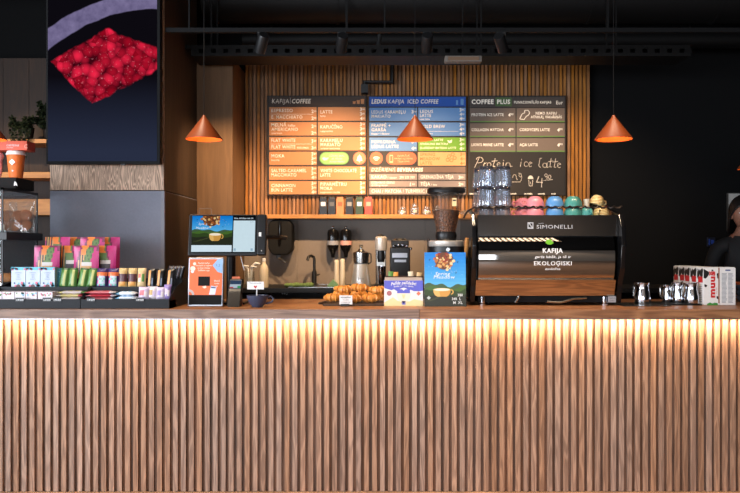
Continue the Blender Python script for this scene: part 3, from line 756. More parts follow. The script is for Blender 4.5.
PEND = [(-13, 4.5, 'orange cone pendant lamp cut by the left edge above the display case', 1.5), (204, 4.55, 'orange cone pendant lamp hanging in front of the veneered pier', 1.3), (415, 4.6, 'orange cone pendant lamp hanging in front of the blue menu board', 1.3), (613.5, 4.55, 'orange cone pendant lamp hanging in front of the bare black wall', 1.6)]
for a in PEND: pendant(*a)
pendant(752, 6.15, 'distant orange cone pendant lamp at the right edge above the picture', .3, 169)
# ------------------------------------------------------------------ pastry display case (left end of the bar)
zt = ZT
cxr = X(6.6, 4.75); cz1 = Z(188, 4.75); cy0, cy1 = 4.7, 5.2; cxl = -3.3
zs0, zs1 = Z(240, 4.75), Z(232, 4.75)
case = thing('display_case', 'black framed glass pastry display case at the left end of the bar', 'display case', (-2.8, 4.9, zt))
r_ = .008
b = MB()
for z in (cz1,):
    b.box(cxl, cxr, cy0, cy0 + .016, z - .016, z, M_BLACK).box(cxl, cxr, cy1 - .016, cy1, z - .016, z, M_BLACK).box(cxr - .016, cxr, cy0, cy1, z - .016, z, M_BLACK).box(cxl, cxl + .016, cy0, cy1, z - .016, z, M_BLACK)
for x in (cxr - .009, cxl):
    for y in (cy0, cy1 - .009): b.box(x, x + .009, y, y + .009, zt, cz1 - .016, M_BLACK)
b.build('frame', case)
MB().box(cxl, cxr + .03, cy0 - .01, cy1 + .01, zs0, zs1, M_BLACK, .004).build('middle_deck', case)
MB().box(cxl + .02, cxr - .02, cy0 + .02, cy1 - .02, Z(284, 4.9), Z(281.5, 4.9), M_STEEL).build('lower_shelf', case)
MB().box(cxl, cxr, cy0, cy1, zt, zt + .03, M_BLACK).build('base', case)
MB().box(cxl, cxr, cy1 - .012, cy1 - .006, zt + .03, zs0, M_BLACKM).build('back_panel', case)
for nm, (x0, x1, y0, y1, z0, z1) in {'side': (cxr - .006, cxr - .002, cy0 + .016, cy1 - .016, zs1, cz1 - .016), 'front': (cxl + .016, cxr - .016, cy0 + .004, cy0 + .008, zs1, cz1 - .016), 'lowside': (cxr - .006, cxr - .002, cy0 + .016, cy1 - .016, zt + .03, zs0), 'lowfront': (cxl + .016, cxr - .016, cy0 + .004, cy0 + .008, zt + .03, zs0)}.items():
    MB().box(x0, x1, y0, y1, z0, z1, M_GLASSP).build('glass_pane', case)
b = MB().box(cxl + .3, X(24, 4.9), 4.79, 5.05, cz1, Z(178.2, 4.85), M_BLACKM, .004)
yy = 4.787
b.poly([(X(13.8, yy), Z(186, yy)), (X(16, yy), Z(185, yy)), (X(17.4, yy), Z(186.4, yy)), (X(16.4, yy), Z(182.6, yy)), (X(14.6, yy), Z(181.2, yy))], yy, M_WHITE)
b.build('top_box', case)
# orange paper cups and the box laid over them
ctop = Z(178.2, 4.85)
def paper_cup(x, y, lab):
    t = thing('paper_cup', lab, 'paper cup', (x, y, ctop), 'orange paper cups on the display case')
    b = MB(Matrix.Translation((x, y, ctop)))
    b.lathe([(0, 0), (.04, 0), (.042, .004), (.056, .152), (.053, .152), (.04, .006), (0, .006)], mat((222, 112, 46), .6), seg=28)
    s = .021; zc = .1; yf = -.0525
    b.poly([(0, zc - s), (s, zc), (0, zc + s), (-s, zc)], yf - .0016, M_WHITE)
    b.text('CAFFEINE', 0, zc - .003, yf - .003, .005, mat((120, 110, 100), .6), 'c', .03)
    b.disc(0, .044, .006, -.0475, M_WHITE); b.text('X', 0, .04, -.05, .007, mat((222, 112, 46), .6), 'c')
    b.build('cup_body', t)
    b = MB(Matrix.Translation((x, y, ctop))); b.lathe([(.0575, .149), (.061, .15), (.061, .156), (.058, .16), (.055, .174), (.051, .176), (.048, .171), (0, .17)], M_WHITE, seg=28); b.build('lid', t)
    return t
paper_cup(X(16, 4.85), 4.85, 'orange paper takeaway cup with white lid and diamond logo')
pk = mat((224, 150, 150), .5)
b = MB(); b.ell((X(-2.2, 4.85), 4.87, ctop + .08), (.02, .02, .08), pk); b.ell((X(-2.2, 4.85), 4.87, ctop + .145), (.028, .028, .0312), pk)
tag(b.build('pepper_mill'), 'pink bulb-topped figure beside the orange cup at the left edge', 'ornament')
bz0 = ctop + .1765
b = MB().box(-2.53, X(27, 4.79), 4.79, 4.91, bz0, bz0 + .06, mat((212, 84, 56), .55), .002)
b.text('CAFFEINE', X(5, 4.77), bz0 + .024, 4.789, .012, M_WHITE, 'l', .09); b.text('ROASTERS', X(5, 4.77), bz0 + .012, 4.789, .006, M_WHITE, 'l', .07)
b.text('C', X(24.5, 4.77), bz0 + .012, 4.789, .024, mat((236, 170, 150), .5), 'c')
tag(b.build('box'), 'flat red box laid across the top of the paper cups', 'box')
# cellophane bags of cookies
COOK = mat((148, 90, 52), .7, var=.35, scale=60); FILM = clear('cellophane', (1, .98, .96), .14, .08, .07, (230, 215, 205))
for k, (px, Y, lab) in enumerate(((22, 4.86, 'clear crinkled bag of brown cookies nearest the glass side'), (5, 4.92, 'clear bag of brown cookies with a label, second from the glass side'))):
    x = X(px, Y); w_, h_ = .165, .2
    t = thing('cookie_bag', lab, 'bag of cookies', (x, Y, zs1), 'bags of cookies in the display case')
    for j, (dx, dy, dz, tl) in enumerate(((-.032, -.012, .044, 66), (.03, -.008, .046, 74), (-.004, .012, .062, 80), (-.026, .0, .108, 70), (.024, .004, .112, 76))):
        b = MB(Matrix.Translation((x + dx, Y + dy, zs1 + dz)) @ Matrix.Rotation(R(20 * j - 40), 4, 'Y') @ Matrix.Rotation(R(tl), 4, 'X'))
        b.ell((0, 0, 0), (.04, .038, .013), COOK, 16, 6); b.build('cookie', t)
    b = MB(Matrix.Translation((x, Y, zs1 + .001))); b.pack(w_, h_, .085, lambda u, v, f_: FILM, 'pouch', 10, 10, .12); b.build('wrapper', t)
    if k == 1:
        MB().box(x - .03, x + .02, Y - .05, Y - .046, zs1 + .012, zs1 + .05, M_CREAM).build('price_label', t)
L = bpy.data.lights.new('case_fill', 'AREA'); L.shape = 'RECTANGLE'; L.size = .8; L.size_y = .02; L.energy = .8; L.color = (1, .8, .6)  # fill added under the deck, lifts the pastries out of the dark
lo = bpy.data.objects.new('case_fill', L); COL.objects.link(lo); lo.location = (-2.78, 4.74, zs0 - .006); lo.rotation_euler = (R(12), 0, 0)
# pastries on the lower shelf
PAST = mat((196, 128, 74), .5, var=.3, scale=50); SUG = mat((226, 208, 190), .7)
zl = Z(281.5, 4.9)
for k, (px, lab) in enumerate(((19, 'sugared round pastry nearest the right end of the lower case shelf'), (8, 'sugared round pastry second from the right end of the case shelf'), (-4, 'sugared round pastry third from the right end of the case shelf'))):
    Y = 4.88; x = X(px, Y)
    t = thing('pastry', lab, 'pastry', (x, Y, zl), 'pastries on the lower case shelf')
    b = MB(Matrix.Translation((x, Y, zl))); b.lathe([(0, 0), (.045, .002), (.05, .02), (.046, .04), (.03, .055), (0, .058)], PAST, seg=20, flute=.05, nfl=7); b.build('bun', t)
    b = MB(Matrix.Translation((x, Y, zl)))
    for j in range(10):
        a = j * 2.4; rr = .03 * math.sqrt((j + .5) / 10); b.ell((rr * math.cos(a), rr * math.sin(a), .055 - rr * .3), (.009, .009, .005), random.choice([SUG, SUG, mat((176, 40, 40), .4)]), 8, 5)
    b.build('sugar_topping', t)
# trailing plant on the upper shelf
LEAF = mat((30, 40, 22), .5, var=.35, scale=12); POT = mat((60, 50, 44), .6)
def plant(px, py, Y, lab, drop, spread, up):
    x, z = X(px, Y), Z(py, Y)
    t = thing('trailing_plant', lab, 'plant', (x, Y, z))
    b = MB(Matrix.Translation((x, Y, z))); b.lathe([(0, 0), (.05, 0), (.065, .1), (.06, .1), (.05, .08), (0, .08)], POT, seg=20); b.build('pot', t)
    b = MB(Matrix.Translation((x, Y, z)))
    rnd = random.Random(px)
    for s_ in range(16):
        a = rnd.uniform(0, 6.28); L_ = rnd.uniform(.5, 1) * drop if s_ % 2 else .02
        p = Vector((.04 * math.cos(a), -.03 + .03 * math.sin(a), .09)); pts = [p.copy()]
        q = Vector((math.cos(a) * spread, -.1 - abs(math.sin(a)) * .06, .1 + rnd.uniform(0, up)))
        for i in range(9):
            f_ = (i + 1) / 9
            pts.append(p.lerp(q, min(1, f_ * 2)) + Vector((rnd.uniform(-.01, .01), 0, -L_ * max(0, f_ - .4) / .6)))
        b.tube(pts, .002, LEAF, 4)
        for c in pts[1:]:
            for _ in range(4):
                d = Vector((rnd.uniform(-1, 1), rnd.uniform(-1, .4), rnd.uniform(-1, .8))).normalized(); e = d.orthogonal().normalized() * .011
                tip = c + d * .035; mid = c + d * .018 + Vector((0, 0, .004))
                b.f([b.v(c), b.v(mid + e), b.v(tip), b.v(mid - e)], LEAF)
    b.build('foliage', t)
plant(27, 139, 6.66, 'dark trailing plant hanging from the upper shelf left of the column', .42, .10, .10)
plant(50, 139, 6.74, 'small upright leafy plant beside the column on the upper shelf', .02, .05, .22)

# ------------------------------------------------------------------ black display trays with packs
def tray(px0, px1, lab, right):
    x0, x1 = X(px0, 4.40), X(px1, 4.40)
    t = thing('display_tray', lab, 'display tray', ((x0 + x1) / 2, 4.4, zt), 'black stepped trays of packs')
    MB().box(x0, x1, 4.40, 4.412, zt, zt + .056, M_TRAY, .001).build('front_lip', t)
    b = MB().box(x0, x1, 4.412, 4.56, zt, zt + .045, M_TRAY).box(x0 + .004, x1 - .004, 4.56, 4.566, zt, 1.205, M_TRAY).box(x0 + .004, x1 - .004, 4.566, 4.72, 1.185, 1.192, M_TRAY).box(x0 + .004, x1 - .004, 4.72, 4.726, 1.185, 1.25, M_TRAY).box(x0 + .004, x1 - .004, 4.726, 4.86, 1.235, 1.242, M_TRAY).box(x0 + .004, x1 - .004, 4.856, 4.862, zt, 1.245, M_TRAY)
    b.build('steps', t)
    for xx in (x0, x1 - .006): MB().prism([(4.412, zt), (4.412, zt + .056), (4.56, 1.205), (4.862, 1.25), (4.862, zt)], xx, xx + .006, M_TRAY).build('side_panel', t)
    return t
t1 = tray(-15, 80, 'black stepped tray of tea boxes and green bars at the left', False)
t2 = tray(80.6, 169, 'black stepped tray of snack bars ending beside the till', True)
TAGB = mat((30, 30, 32), .4)
for px, t in ((20, t1), (47, t1), (57.5, t1), (91, t2), (140, t2)):
    b = MB().box(X(px - 4, 4.4), X(px + 4, 4.4), 4.394, 4.4, Z(301.5, 4.4), Z(297.6, 4.4), TAGB)
    b.text('1.90 EUR', X(px, 4.394), Z(300.6, 4.394), 4.3935, .009, M_WHITE, 'c', .044, .2, .03)
    b.build('price_clip', t)

def place(o, x, y, z, rx=0, rz=0):
    o.location = (x, y, z); o.rotation_euler = (R(rx), 0, R(rz)); return o
# tea boxes
TB = mat((190, 200, 214), .5, var=.02); CY = mat((96, 188, 214), .5); NV = mat((38, 66, 120), .5); PKD = mat((222, 110, 132), .5); BRD = mat((96, 60, 66), .5)
def teabox(lab, px):
    w_, h_, d_ = .088, .132, .06
    b = MB().box(-w_ / 2, w_ / 2, 0, d_, 0, h_, TB, .001); rn = random.Random(5)
    y = -.0006
    b.rect(-w_ / 2, w_ / 2, h_ * .87, h_, y, CY)
    for k in range(34):
        c = rn.choice([NV, CY, CY, PKD]); b.disc(rn.uniform(-.04, .04), h_ * rn.choice([rn.uniform(.9, .98), rn.uniform(.03, .26), rn.uniform(.03, .26)]), rn.uniform(.004, .009), y - .0004, c, n=7)
    b.disc(0, h_ * .1, .014, y - .0008, BRD, n=8); b.disc(.022, h_ * .27, .008, y - .0008, PKD, n=8)
    b.rect(.036, .043, h_ * .3, h_ * .82, y, mat((200, 214, 226), .5))
    for k, s in enumerate(('CAFFEINE', 'zāļu', 'tēja', 'vasara')): b.text(s, 0, h_ * (.72 - .1 * k), y - .0004, .008 if k else .006, mat((96, 120, 160), .5), 'c', .05)
    o = b.build('tea_box', org=(0, 0, 0)); tag(o, lab, 'tea box', 'white and blue tea boxes on the tray')
    return o
zb = 1.1925
tb = teabox('white and blue tea box, left end of three beside the pastry case', 0); place(tb, X(19.5, 4.6), 4.585, zb)
for px, lab in ((34, 'white and blue tea box in the middle of the three'), (48.6, 'white and blue tea box, right end of three beside the green bars')): dup(tb, (X(px, 4.6), 4.585, zb), lab)
b = MB().box(-.02, .02, 0, .05, 0, .125, mat((40, 128, 138), .5), .001)
rn = random.Random(3)
for k in range(14): b.disc(rn.uniform(-.016, .016), rn.uniform(.008, .118), .004, -.0006, rn.choice([CY, NV, TB]), n=7)
o = b.build('tea_box', org=(0, 0, 0)); place(o, X(59.6, 4.64), 4.625, zb); tag(o, 'narrow teal patterned box between white tea boxes and green bars', 'tea box')

def bar(name, w, h, d, matf, extra=None):
    b = MB(); b.pack(w, h, d, matf, 'bar', 7, 10)
    if extra: extra(b)
    return b.build(name, org=(0, 0, 0))
G1 = mat((84, 128, 62), .35); G2 = mat((190, 190, 120), .4); G3 = mat((52, 92, 44), .35)
P1 = mat((60, 42, 96), .35); P2 = mat((216, 110, 60), .4); P3 = mat((120, 196, 180), .4); P4 = mat((206, 90, 140), .4)
B1 = mat((196, 164, 110), .4); B2 = mat((84, 48, 56), .4); B3 = mat((216, 150, 70), .4)
K1 = mat((15, 14, 15), .35); K2 = mat((214, 150, 84), .4); K3 = mat((120, 130, 150), .4)
C1 = mat((206, 176, 128), .4); C2 = mat((84, 130, 60), .4); C3 = mat((200, 80, 80), .4)
def fg(u, v, f): return G2 if f and .36 < u < .72 and .1 < v < .88 else (G3 if v > .9 or v < .08 else G1)
def fp(u, v, f):
    if f and .18 < u < .85 and .12 < v < .62: return P3 if (u + v) % .3 < .13 else (P4 if u < .45 else TB)
    return P2 if f and .62 <= v < .84 else P1
def fb(u, v, f):
    if f and .28 < v < .74: return B2
    if f and .08 < v <= .28 and .2 < u < .8: return B3
    return B1
def fk(u, v, f): return K2 if f and .2 < u < .42 and .08 < v < .92 else (K3 if f and .58 < u < .74 and .05 < v < .55 else K1)
def fc(u, v, f):
    if f and .3 < v < .7 and .5 < u < .85: return C2
    if f and .25 < v < .75 and .15 < u < .5: return C3 if v > .5 else TB
    return C1
zb2 = 1.1955
def rowbars(name, w, h, d, mf, xs, Y, labels, group, cat='snack bar', tilt=-8, rots=None):
    first = None
    for i, (px, lab) in enumerate(zip(xs, labels)):
        o = bar(name, w, h, d, mf) if first is None else dup(first, (0, 0, 0))
        first = first or o
        tag(o, lab, cat, group); place(o, X(px, Y), Y, zb2, tilt); o.rotation_euler.y = R((rots or [0] * 9)[i])
rowbars('snack_bar', .055, .125, .028, fg, (63, 72, 81.5, 90.5), 4.61, ('green snack bar standing next to the teal box', 'second green snack bar from the teal box', 'third green snack bar from the teal box', 'green snack bar standing next to the purple packs'), 'green snack bars standing on the tray', rots=(6, 3, 8, 7))
rowbars('snack_bar', .068, .122, .034, fp, (101.5, 113), 4.61, ('purple snack pack beside the green bars', 'purple snack pack beside the beige packs'), 'purple snack packs on the tray', 'snack pack')
rowbars('snack_bar', .054, .124, .028, fb, (122.5, 132), 4.61, ('beige pack with maroon band beside the purple packs', 'beige pack with maroon band, second from the purple packs'), 'beige packs with maroon band', 'snack pack')
rowbars('snack_bar', .054, .124, .028, fc, (141.4,), 4.61, ('cream pack with green and red print beside the black bars',), 'beige packs with maroon band', 'snack pack')
rowbars('snack_bar', .055, .12, .026, fk, (151, 160, 170), 4.61, ('black and gold bar standing beside the cream pack', 'black and gold bar in the middle of its three', 'black and gold bar nearest the till'), 'black and gold snack bars', rots=(2, 3, 4))
def fd(u, v, f): return K3 if f and .62 < u < .74 else (mat((60, 34, 40), .4) if f and .2 < u < .3 else K1)
first = None
for i in range(4):
    o = bar('snack_bar', .04, .085, .02, fd) if first is None else dup(first, (0, 0, 0)); first = first or o
    tag(o, ('thin dark bar leaning beside the black and gold bars', 'thin dark bar, second from the black and gold bars', 'thin dark bar, third from the black and gold bars', 'thin dark bar leaning at the till end of the tray')[i], 'snack bar', 'thin dark bars at the tray end')
    place(o, X(175.5 + 3.6 * i, 4.78) - .045, 4.78, 1.2445, -10); o.rotation_euler.y = R(12)

# flat packs in the front step
zf = zt + .0455
def flat(name, px0, px1, h, d, mf, z, Y, lab, cat, group, rz=0, first=None, org=None):
    w_ = X(px1, Y) - X(px0, Y)
    T_ = Matrix.Translation((0, 0, h / 2)) @ Matrix.Rotation(R(90), 4, 'Z') @ Matrix.Translation((0, w_ / 2, 0)) @ Matrix.Rotation(R(90), 4, 'X')
    b = MB(T_); b.pack(d, w_, h, mf, 'bar', 5, 12)
    o = b.build(name, org=(0, 0, 0)); place(o, X((px0 + px1) / 2, Y), Y, z, 0, rz)
    return tag(o, lab, cat, group)
def lay(c1, c2, c3=None): return lambda u, v, f: c2 if .2 < v < .8 and (int(v * 12) % 3 == 0 or u < .3) else (c3 if c3 and v > .85 else c1)
W1 = mat((226, 214, 218), .45); PK1 = mat((214, 120, 130), .4); YL = mat((222, 206, 140), .4); RD = mat((190, 46, 62), .35); LB = mat((128, 186, 220), .35); LW = mat((232, 238, 244), .4); LI = mat((206, 190, 216), .35); PU = mat((150, 130, 186), .35)
Yf = 4.49
def smallbox(px0, px1, lab, m2):
    w_ = X(px1, Yf) - X(px0, Yf) - .004
    b = MB().box(-w_ / 2, w_ / 2, -.06, .05, 0, .052, W1, .001)
    rn = random.Random(px0 + 99)
    for k in range(9): b.disc(rn.uniform(-.42, .42) * w_, rn.uniform(.03, .046), .005, -.0606, rn.choice([m2, m2, G1, PK1]), n=7)
    o = b.build('snack_box', org=(0, 0, 0)); place(o, X((px0 + px1) / 2, Yf), Yf, zf); tag(o, lab, 'snack box', 'low white snack boxes in the front step')
for a in ((-3, 7, 'low white snack box at the left picture edge of the tray', PK1), (7, 19.5, 'low white snack box with pink print below the left tea box', PK1), (19.5, 30, 'low plain whitish snack box below the middle tea box', LB), (30, 41.5, 'low whitish snack box below the right tea box', LB), (42, 57, 'low white snack box with pink dots beside the yellow bars', PKD)): smallbox(*a)
for i, (a, c, dz, lab) in enumerate(((58, 86, 0, 'pale yellow bar lying at the bottom of its pile'), (58, 85, .019, 'pale yellow bar lying in the middle of its pile'), (60, 87, .038, 'pale yellow bar lying on top of its pile'))):
    flat('snack_bar', a, c, .018, .08, lay(YL, W1, G1) if i != 1 else lay(W1, YL, RD), zf + dz, Yf, lab, 'snack bar', 'pale yellow bars lying in the tray', (2, -2, 3)[i])
for i, (a, c, dz, lab) in enumerate(((87.5, 115, 0, 'red and pink bar at the bottom of its pile'), (88, 117, .019, 'red and pink bar in the middle of its pile'), (87, 116, .038, 'red and pink bar on top of its pile'))):
    flat('snack_bar', a, c, .018, .08, lay(RD, PK1, W1) if i != 1 else lay(PK1, RD, W1), zf + dz, Yf, lab, 'snack bar', 'red and pink bars lying in the tray', (-2, 2, -1)[i])
for i, (a, c, dz, lab) in enumerate(((117.5, 138, 0, 'light blue pack at the bottom of its pile'), (118, 137, .027, 'light blue pack lying on top of its pile'))):
    flat('snack_pack', a, c, .026, .085, lay(LB, LW, LW), zf + dz, Yf, lab, 'snack pack', 'light blue packs lying in the tray', (1, -2)[i])
def standing(px, Y, w, h, mf, lab, rx=-14):
    o = bar('snack_pack', w, h, .03, mf); place(o, X(px, Y), Y, zf + .003, rx); tag(o, lab, 'snack pack', 'lilac packs at the tray end')
def fl(c1, c2, c3): return lambda u, v, f: c2 if f and .25 < v < .75 and .15 < u < .55 else (c3 if f and .15 < v < .6 and .62 < u < .85 else c1)
standing(143.5, Yf, .066, .078, fl(LI, PK1, W1), 'white and lilac pack with pink print beside the light blue packs')
standing(152, Yf + .012, .06, .08, fl(W1, B1, LI), 'whitish pack with beige print between the lilac packs')
standing(160.5, Yf, .055, .076, fl(LI, PU, W1), 'lilac pack standing second from the tray corner')
standing(167, Yf + .008, .045, .092, fl(PU, LI, W1), 'purple pack standing in the right corner of the tray')

# pouches on the top step and on the riser behind
PM = mat((190, 52, 118), .35); PG = mat((92, 120, 62), .4); PO = mat((226, 122, 48), .4); PB = mat((60, 44, 48), .4); PW = mat((206, 196, 190), .4)
PD = mat((120, 40, 76), .35); PO2 = mat((200, 150, 90), .4); PG2 = mat((60, 84, 48), .4)
def fpouch(u, v, f):
    if not f: return PM
    if v > .95: return PO if .3 < u < .6 else PD
    if v < .52 and .34 < u < .74: return PW if .40 < v else (PO2 if v > .3 else PB)
    s = u + (1 - v) * .3
    if s < .28: return PM
    if s < .36: return PD
    if s < .56: return PO if v > .72 else (PB if int(u * 20) % 2 else PO2)
    if s < .84: return PG if (u * 7 + v * 3) % 1 > .25 else PG2
    return PM if v < .85 or u < .9 else PD
def fpouch2(u, v, f):
    if not f: return PM
    if v < .54 and .38 < u < .82: return PW if v > .43 else PB
    s = u + (v - .5) * .25
    if s < .12: return PM
    if s < .42: return (PO, PB, PO2, PG2)[int(u * 20) % 4]
    if v > .78 and s < .66: return PO
    return PG if s < .7 else (PM if s > .76 else PD)
b = MB().box(X(38, 4.9), X(116, 4.9), 4.885, 5.03, zt, 1.30, M_BLACKM, .002)
tag(b.build('display_riser'), 'black riser block behind the trays carrying the rear pouches', 'riser')
def pouch(px, Y, z, lab, mf, rz=0, first=None):
    if first: o = dup(first, (0, 0, 0))
    else:
        b = MB(); b.pack(.165, .215, .045, mf, 'pouch', 20, 18); o = b.build('snack_pouch', org=(0, 0, 0))
    tag(o, lab, 'snack pouch', 'pink, green and orange snack pouches'); place(o, X(px, Y), Y, z, -3, rz); return o
pa = pouch(46.5, 4.762, 1.2445, 'front pouch of the pink and green snacks nearest the display case', fpouch)
pb_ = pouch(69, 4.815, 1.2445, 'second front pouch of the pink and green snacks from the display case', fpouch2, 5)
pouch(86, 4.762, 1.2445, 'third front pouch of the pink and green snacks from the display case', fpouch, -4, pa)
pouch(103, 4.815, 1.2445, 'front pouch of the pink and green snacks nearest the till', fpouch2, 3, pb_)
pouch(57, 4.92, 1.302, 'rear pouch of the pink and green snacks nearest the display case', fpouch2, 0, pb_)
pouch(74, 4.975, 1.302, 'second rear pouch of the pink and green snacks from the display case', fpouch, 4, pa)
pouch(92, 4.92, 1.302, 'third rear pouch of the pink and green snacks from the display case', fpouch, -3, pa)
pouch(107, 4.975, 1.302, 'rear pouch of the pink and green snacks nearest the till', fpouch2, 6, pb_)
# ------------------------------------------------------------------ spring poster artwork (poster and till screen)
def artwork(b, x0, x1, z0, z1, y, E, title=True, hills=.42):
    """sky, hills, latte cup and a ball of nuts, drawn flat between x0..x1, z0..z1"""
    w, h = x1 - x0, z1 - z0; st = .0003
    P = lambda u, v: (x0 + u * w, z0 + v * h)
    n = 10
    for k in range(n):
        a, c = hills * .8 + (1 - hills * .8) * k / n, hills * .8 + (1 - hills * .8) * (k + 1) / n
        f_ = k / (n - 1)
        b.poly([P(0, a), P(1, a), P(1, c), P(0, c)], y, E((int(96 - 78 * f_), int(182 - 60 * f_), int(232 - 22 * f_))))
    b.poly([P(0, 0), P(1, 0), P(1, hills * .8), P(0, hills * .8)], y, E((46, 52, 34)))
    for (c, col, amp, ph) in ((hills, (66, 92, 62), .05, 0), (hills * .88, (70, 104, 44), .04, 2), (hills * .74, (50, 70, 34), .05, 4), (hills * .5, (40, 44, 32), .03, 1)):
        y -= st
        pts = [P(0, .0)] + [P(i / 16, c + amp * math.sin(i * .8 + ph) * math.cos(i * .33 + ph)) for i in range(17)] + [P(1, 0)]
        b.poly(pts, y, E(col))
    for i in range(7):
        y2 = y - st * .5
        b.poly([P(.02 + .02 * i, .1 + .0 * i), P(.03 + .02 * i, .1), P(.5 + .01 * i, hills * .55), P(.495 + .01 * i, hills * .55)], y2, E((78, 84, 50)))
    y -= 2 * st
    rn = random.Random(11); cx, cz = P(.47, .845 if title else .93); rb = .24 * w
    ar = 1.0
    b.poly([(cx + rb * .9 * math.cos(R(15 * k)), min(z1, cz + rb * .9 * math.sin(R(15 * k)))) for k in range(24)], y, E((96, 56, 34)))
    for i in range(70):
        a = rn.uniform(0, 6.28); r_ = rb * math.sqrt(rn.random())
        px_, pz_ = cx + r_ * math.cos(a), cz + r_ * math.sin(a)
        if pz_ > z1 - .006: continue
        s_ = rb * rn.uniform(.09, .17)
        b.disc(px_, pz_, min(s_, z1 - pz_ - .001), y - st * (1 + i * .02), E(rn.choice([(176, 106, 52), (150, 84, 44), (206, 160, 96), (232, 208, 160), (120, 66, 36), (226, 190, 130), (140, 46, 32)])), n=7)
    for i in range(26):
        px_, pz_ = P(rn.uniform(.1, .92), rn.uniform(.55, .9)); b.disc(px_, pz_, .006 * w, y - st, E((214, 226, 236)), n=5)
    for (u, v) in ((.78, .82), (.74, .62), (.1, .86)): b.poly([P(u, v), P(u + .05, v + .02), P(u + .02, v - .012)], y - st, E((24, 40, 60)))
    if title:
        tz = .545
        b.text('Spring', *P(.26, tz + .03), y - st, .06 * h, E((236, 244, 250)), 'l', -.36 * w, .2); b.text('Meadow', *P(.22, tz - .03), y - st, .06 * h, E((236, 244, 250)), 'l', -.52 * w, .2)
    else:
        b.text('Spring', *P(.16, .68), y - st, .075 * h, E((236, 244, 250)), 'l', .34 * w, .2); b.text('Meadow', *P(.1, .54), y - st, .08 * h, E((236, 244, 250)), 'l', .42 * w, .2)
    # cup
    y -= 3 * st
    cu, cv = (.42, .26) if title else (.58, .26); cw, ch = (.42, .17) if title else (.3, .3)
    def cup(u, v): return P(cu + u * cw, cv + v * ch)
    for a0 in range(10):
        a, c = R(-75 + 15 * a0), R(-60 + 15 * a0)
        b.poly([cup(.48 + .2 * math.cos(a), .05 + .3 * math.sin(a)), cup(.48 + .2 * math.cos(c), .05 + .3 * math.sin(c)), cup(.48 + .13 * math.cos(c), .05 + .2 * math.sin(c)), cup(.48 + .13 * math.cos(a), .05 + .2 * math.sin(a))], y, E((214, 166, 84)))
    b.poly([cup(-.5, .3), cup(-.48, -.02), cup(-.4, -.3), cup(-.26, -.46), cup(.26, -.46), cup(.4, -.3), cup(.48, -.02), cup(.5, .3)], y - st, E((206, 152, 74)))
    b.poly([cup(-.5, .3), cup(-.48, -.02), cup(-.4, -.3), cup(-.26, -.46), cup(-.1, -.46), cup(-.16, .3)], y - 1.5 * st, E((226, 180, 104)))
    pts = [cup(.5 * math.cos(R(20 * k)), .3 + .17 * math.sin(R(20 * k))) for k in range(18)]; b.poly(pts, y - 2 * st, E((232, 204, 156)))
    pts = [cup(.44 * math.cos(R(20 * k)), .3 + .13 * math.sin(R(20 * k))) for k in range(18)]; b.poly(pts, y - 3 * st, E((244, 232, 212)))
    if title:
        for (u, v, s_) in ((.1, .16, .05),): b.poly([P(u - s_, v), P(u, v - s_ * .7), P(u + s_, v), P(u, v + s_ * .7)], y - st, E((190, 200, 200)))
        for u, v, a_, c_ in ((.72, .12, '3', '40'), (.72, .05, 'M', ''), (.86, .19, '3', '80'), (.86, .12, 'L', ''), (.86, .05, 'XL', '')):
            b.text(a_ + c_, *P(u, v), y - st, .045 * h, E((222, 226, 226)), 'c', .12 * w, 0, .02)

M_SILVER = mat((196, 192, 186), .32, .45)
# ------------------------------------------------------------------ till monitor
YMo = 4.62
till = local(thing('till_monitor', 'black till monitor on a post with a bright touchscreen, left of the coffee cup', 'till', (X(226, YMo), YMo, zt)))
Ti = Matrix.Translation((0, -.02, 1.402 - zt)) @ Matrix.Rotation(R(-9), 4, 'X')
k_ = YMo / F
def mx(px): return (px - 226) * k_
b = MB(Ti); b.box(mx(188.5), mx(257), 0, .03, -.005, .255, M_PLAST, .006); b.box(mx(196), mx(250), .03, .06, .03, .22, M_PLAST, .01); b.build('housing', till)
b = MB(Ti); b.box(mx(257), mx(266), -.006, .055, .0, .256, M_PLAST, .008); b.rect(mx(259), mx(261.4), .115, .14, -.0068, M_WHITE); b.disc(mx(262), .024, .003, -.0068, M_WHITE, n=8)
o = b.build('card_slot', till)
b = MB(Ti); EE = lambda c: emit(c, .92)
x0, x1, x2 = mx(191.8), mx(233), mx(255.5)
b.rect(x0, x2, .012, .248, -.0006, EE((10, 12, 16)))
artwork(b, x0, x1 - .004, .064, .246, -.001, EE, False, .5)
b.rect(x0, x1 - .006, .018, .06, -.001, EE((214, 232, 244)))
b.rect(x1 + .002, x2 - .003, .018, .216, -.001, EE((206, 228, 238)))
b.text('Rīga, Brīvības iela 24', x1 + .006, .226, -.0012, .009, EE((200, 210, 220)), 'l', .118, 0, .03)
for k in range(2): b.rect(x1 + .006 + .106 * k, x1 + .02 + .106 * k, .024, .04, -.0014, EE((150, 180, 200)))
b.text('EUR', x1 + .108, .204, -.0012, .007, EE((130, 150, 170)), 'l', .02)
b.build('screen', till)
b = MB(); b.tube([(0, .17, .0), (0, .17, .3), (0, .13, .38), (0, .07, .42)], .03, M_PLAST, 12); b.box(-.1, .1, .09, .25, 0, .014, M_PLAST, .004); b.build('stand', till)
b = MB(); yq = .06
b.tube([(mx(262), yq, .43), (mx(276), yq + .06, .428), (mx(281), yq + .2, .428)], .013, M_PLAST, 10); b.build('swivel_arm', till)
b = MB(); b.tube([(mx(239), .06, .31), (mx(240), .075, .27), (mx(242.5), .065, .22)], .0035, M_WHITE, 6); b.build('cable', till)
b = MB(); yy = .03
for q in ((mx(198), mx(198.3), .5, .61), (mx(210.2), mx(210.5), .5, .61), (mx(198), mx(210.5), .608, .61)): b.box(q[0], q[1], yy - .001, yy + .003, q[2], q[3], mat((110, 95, 80), .6))
b.build('clear_holder', till)
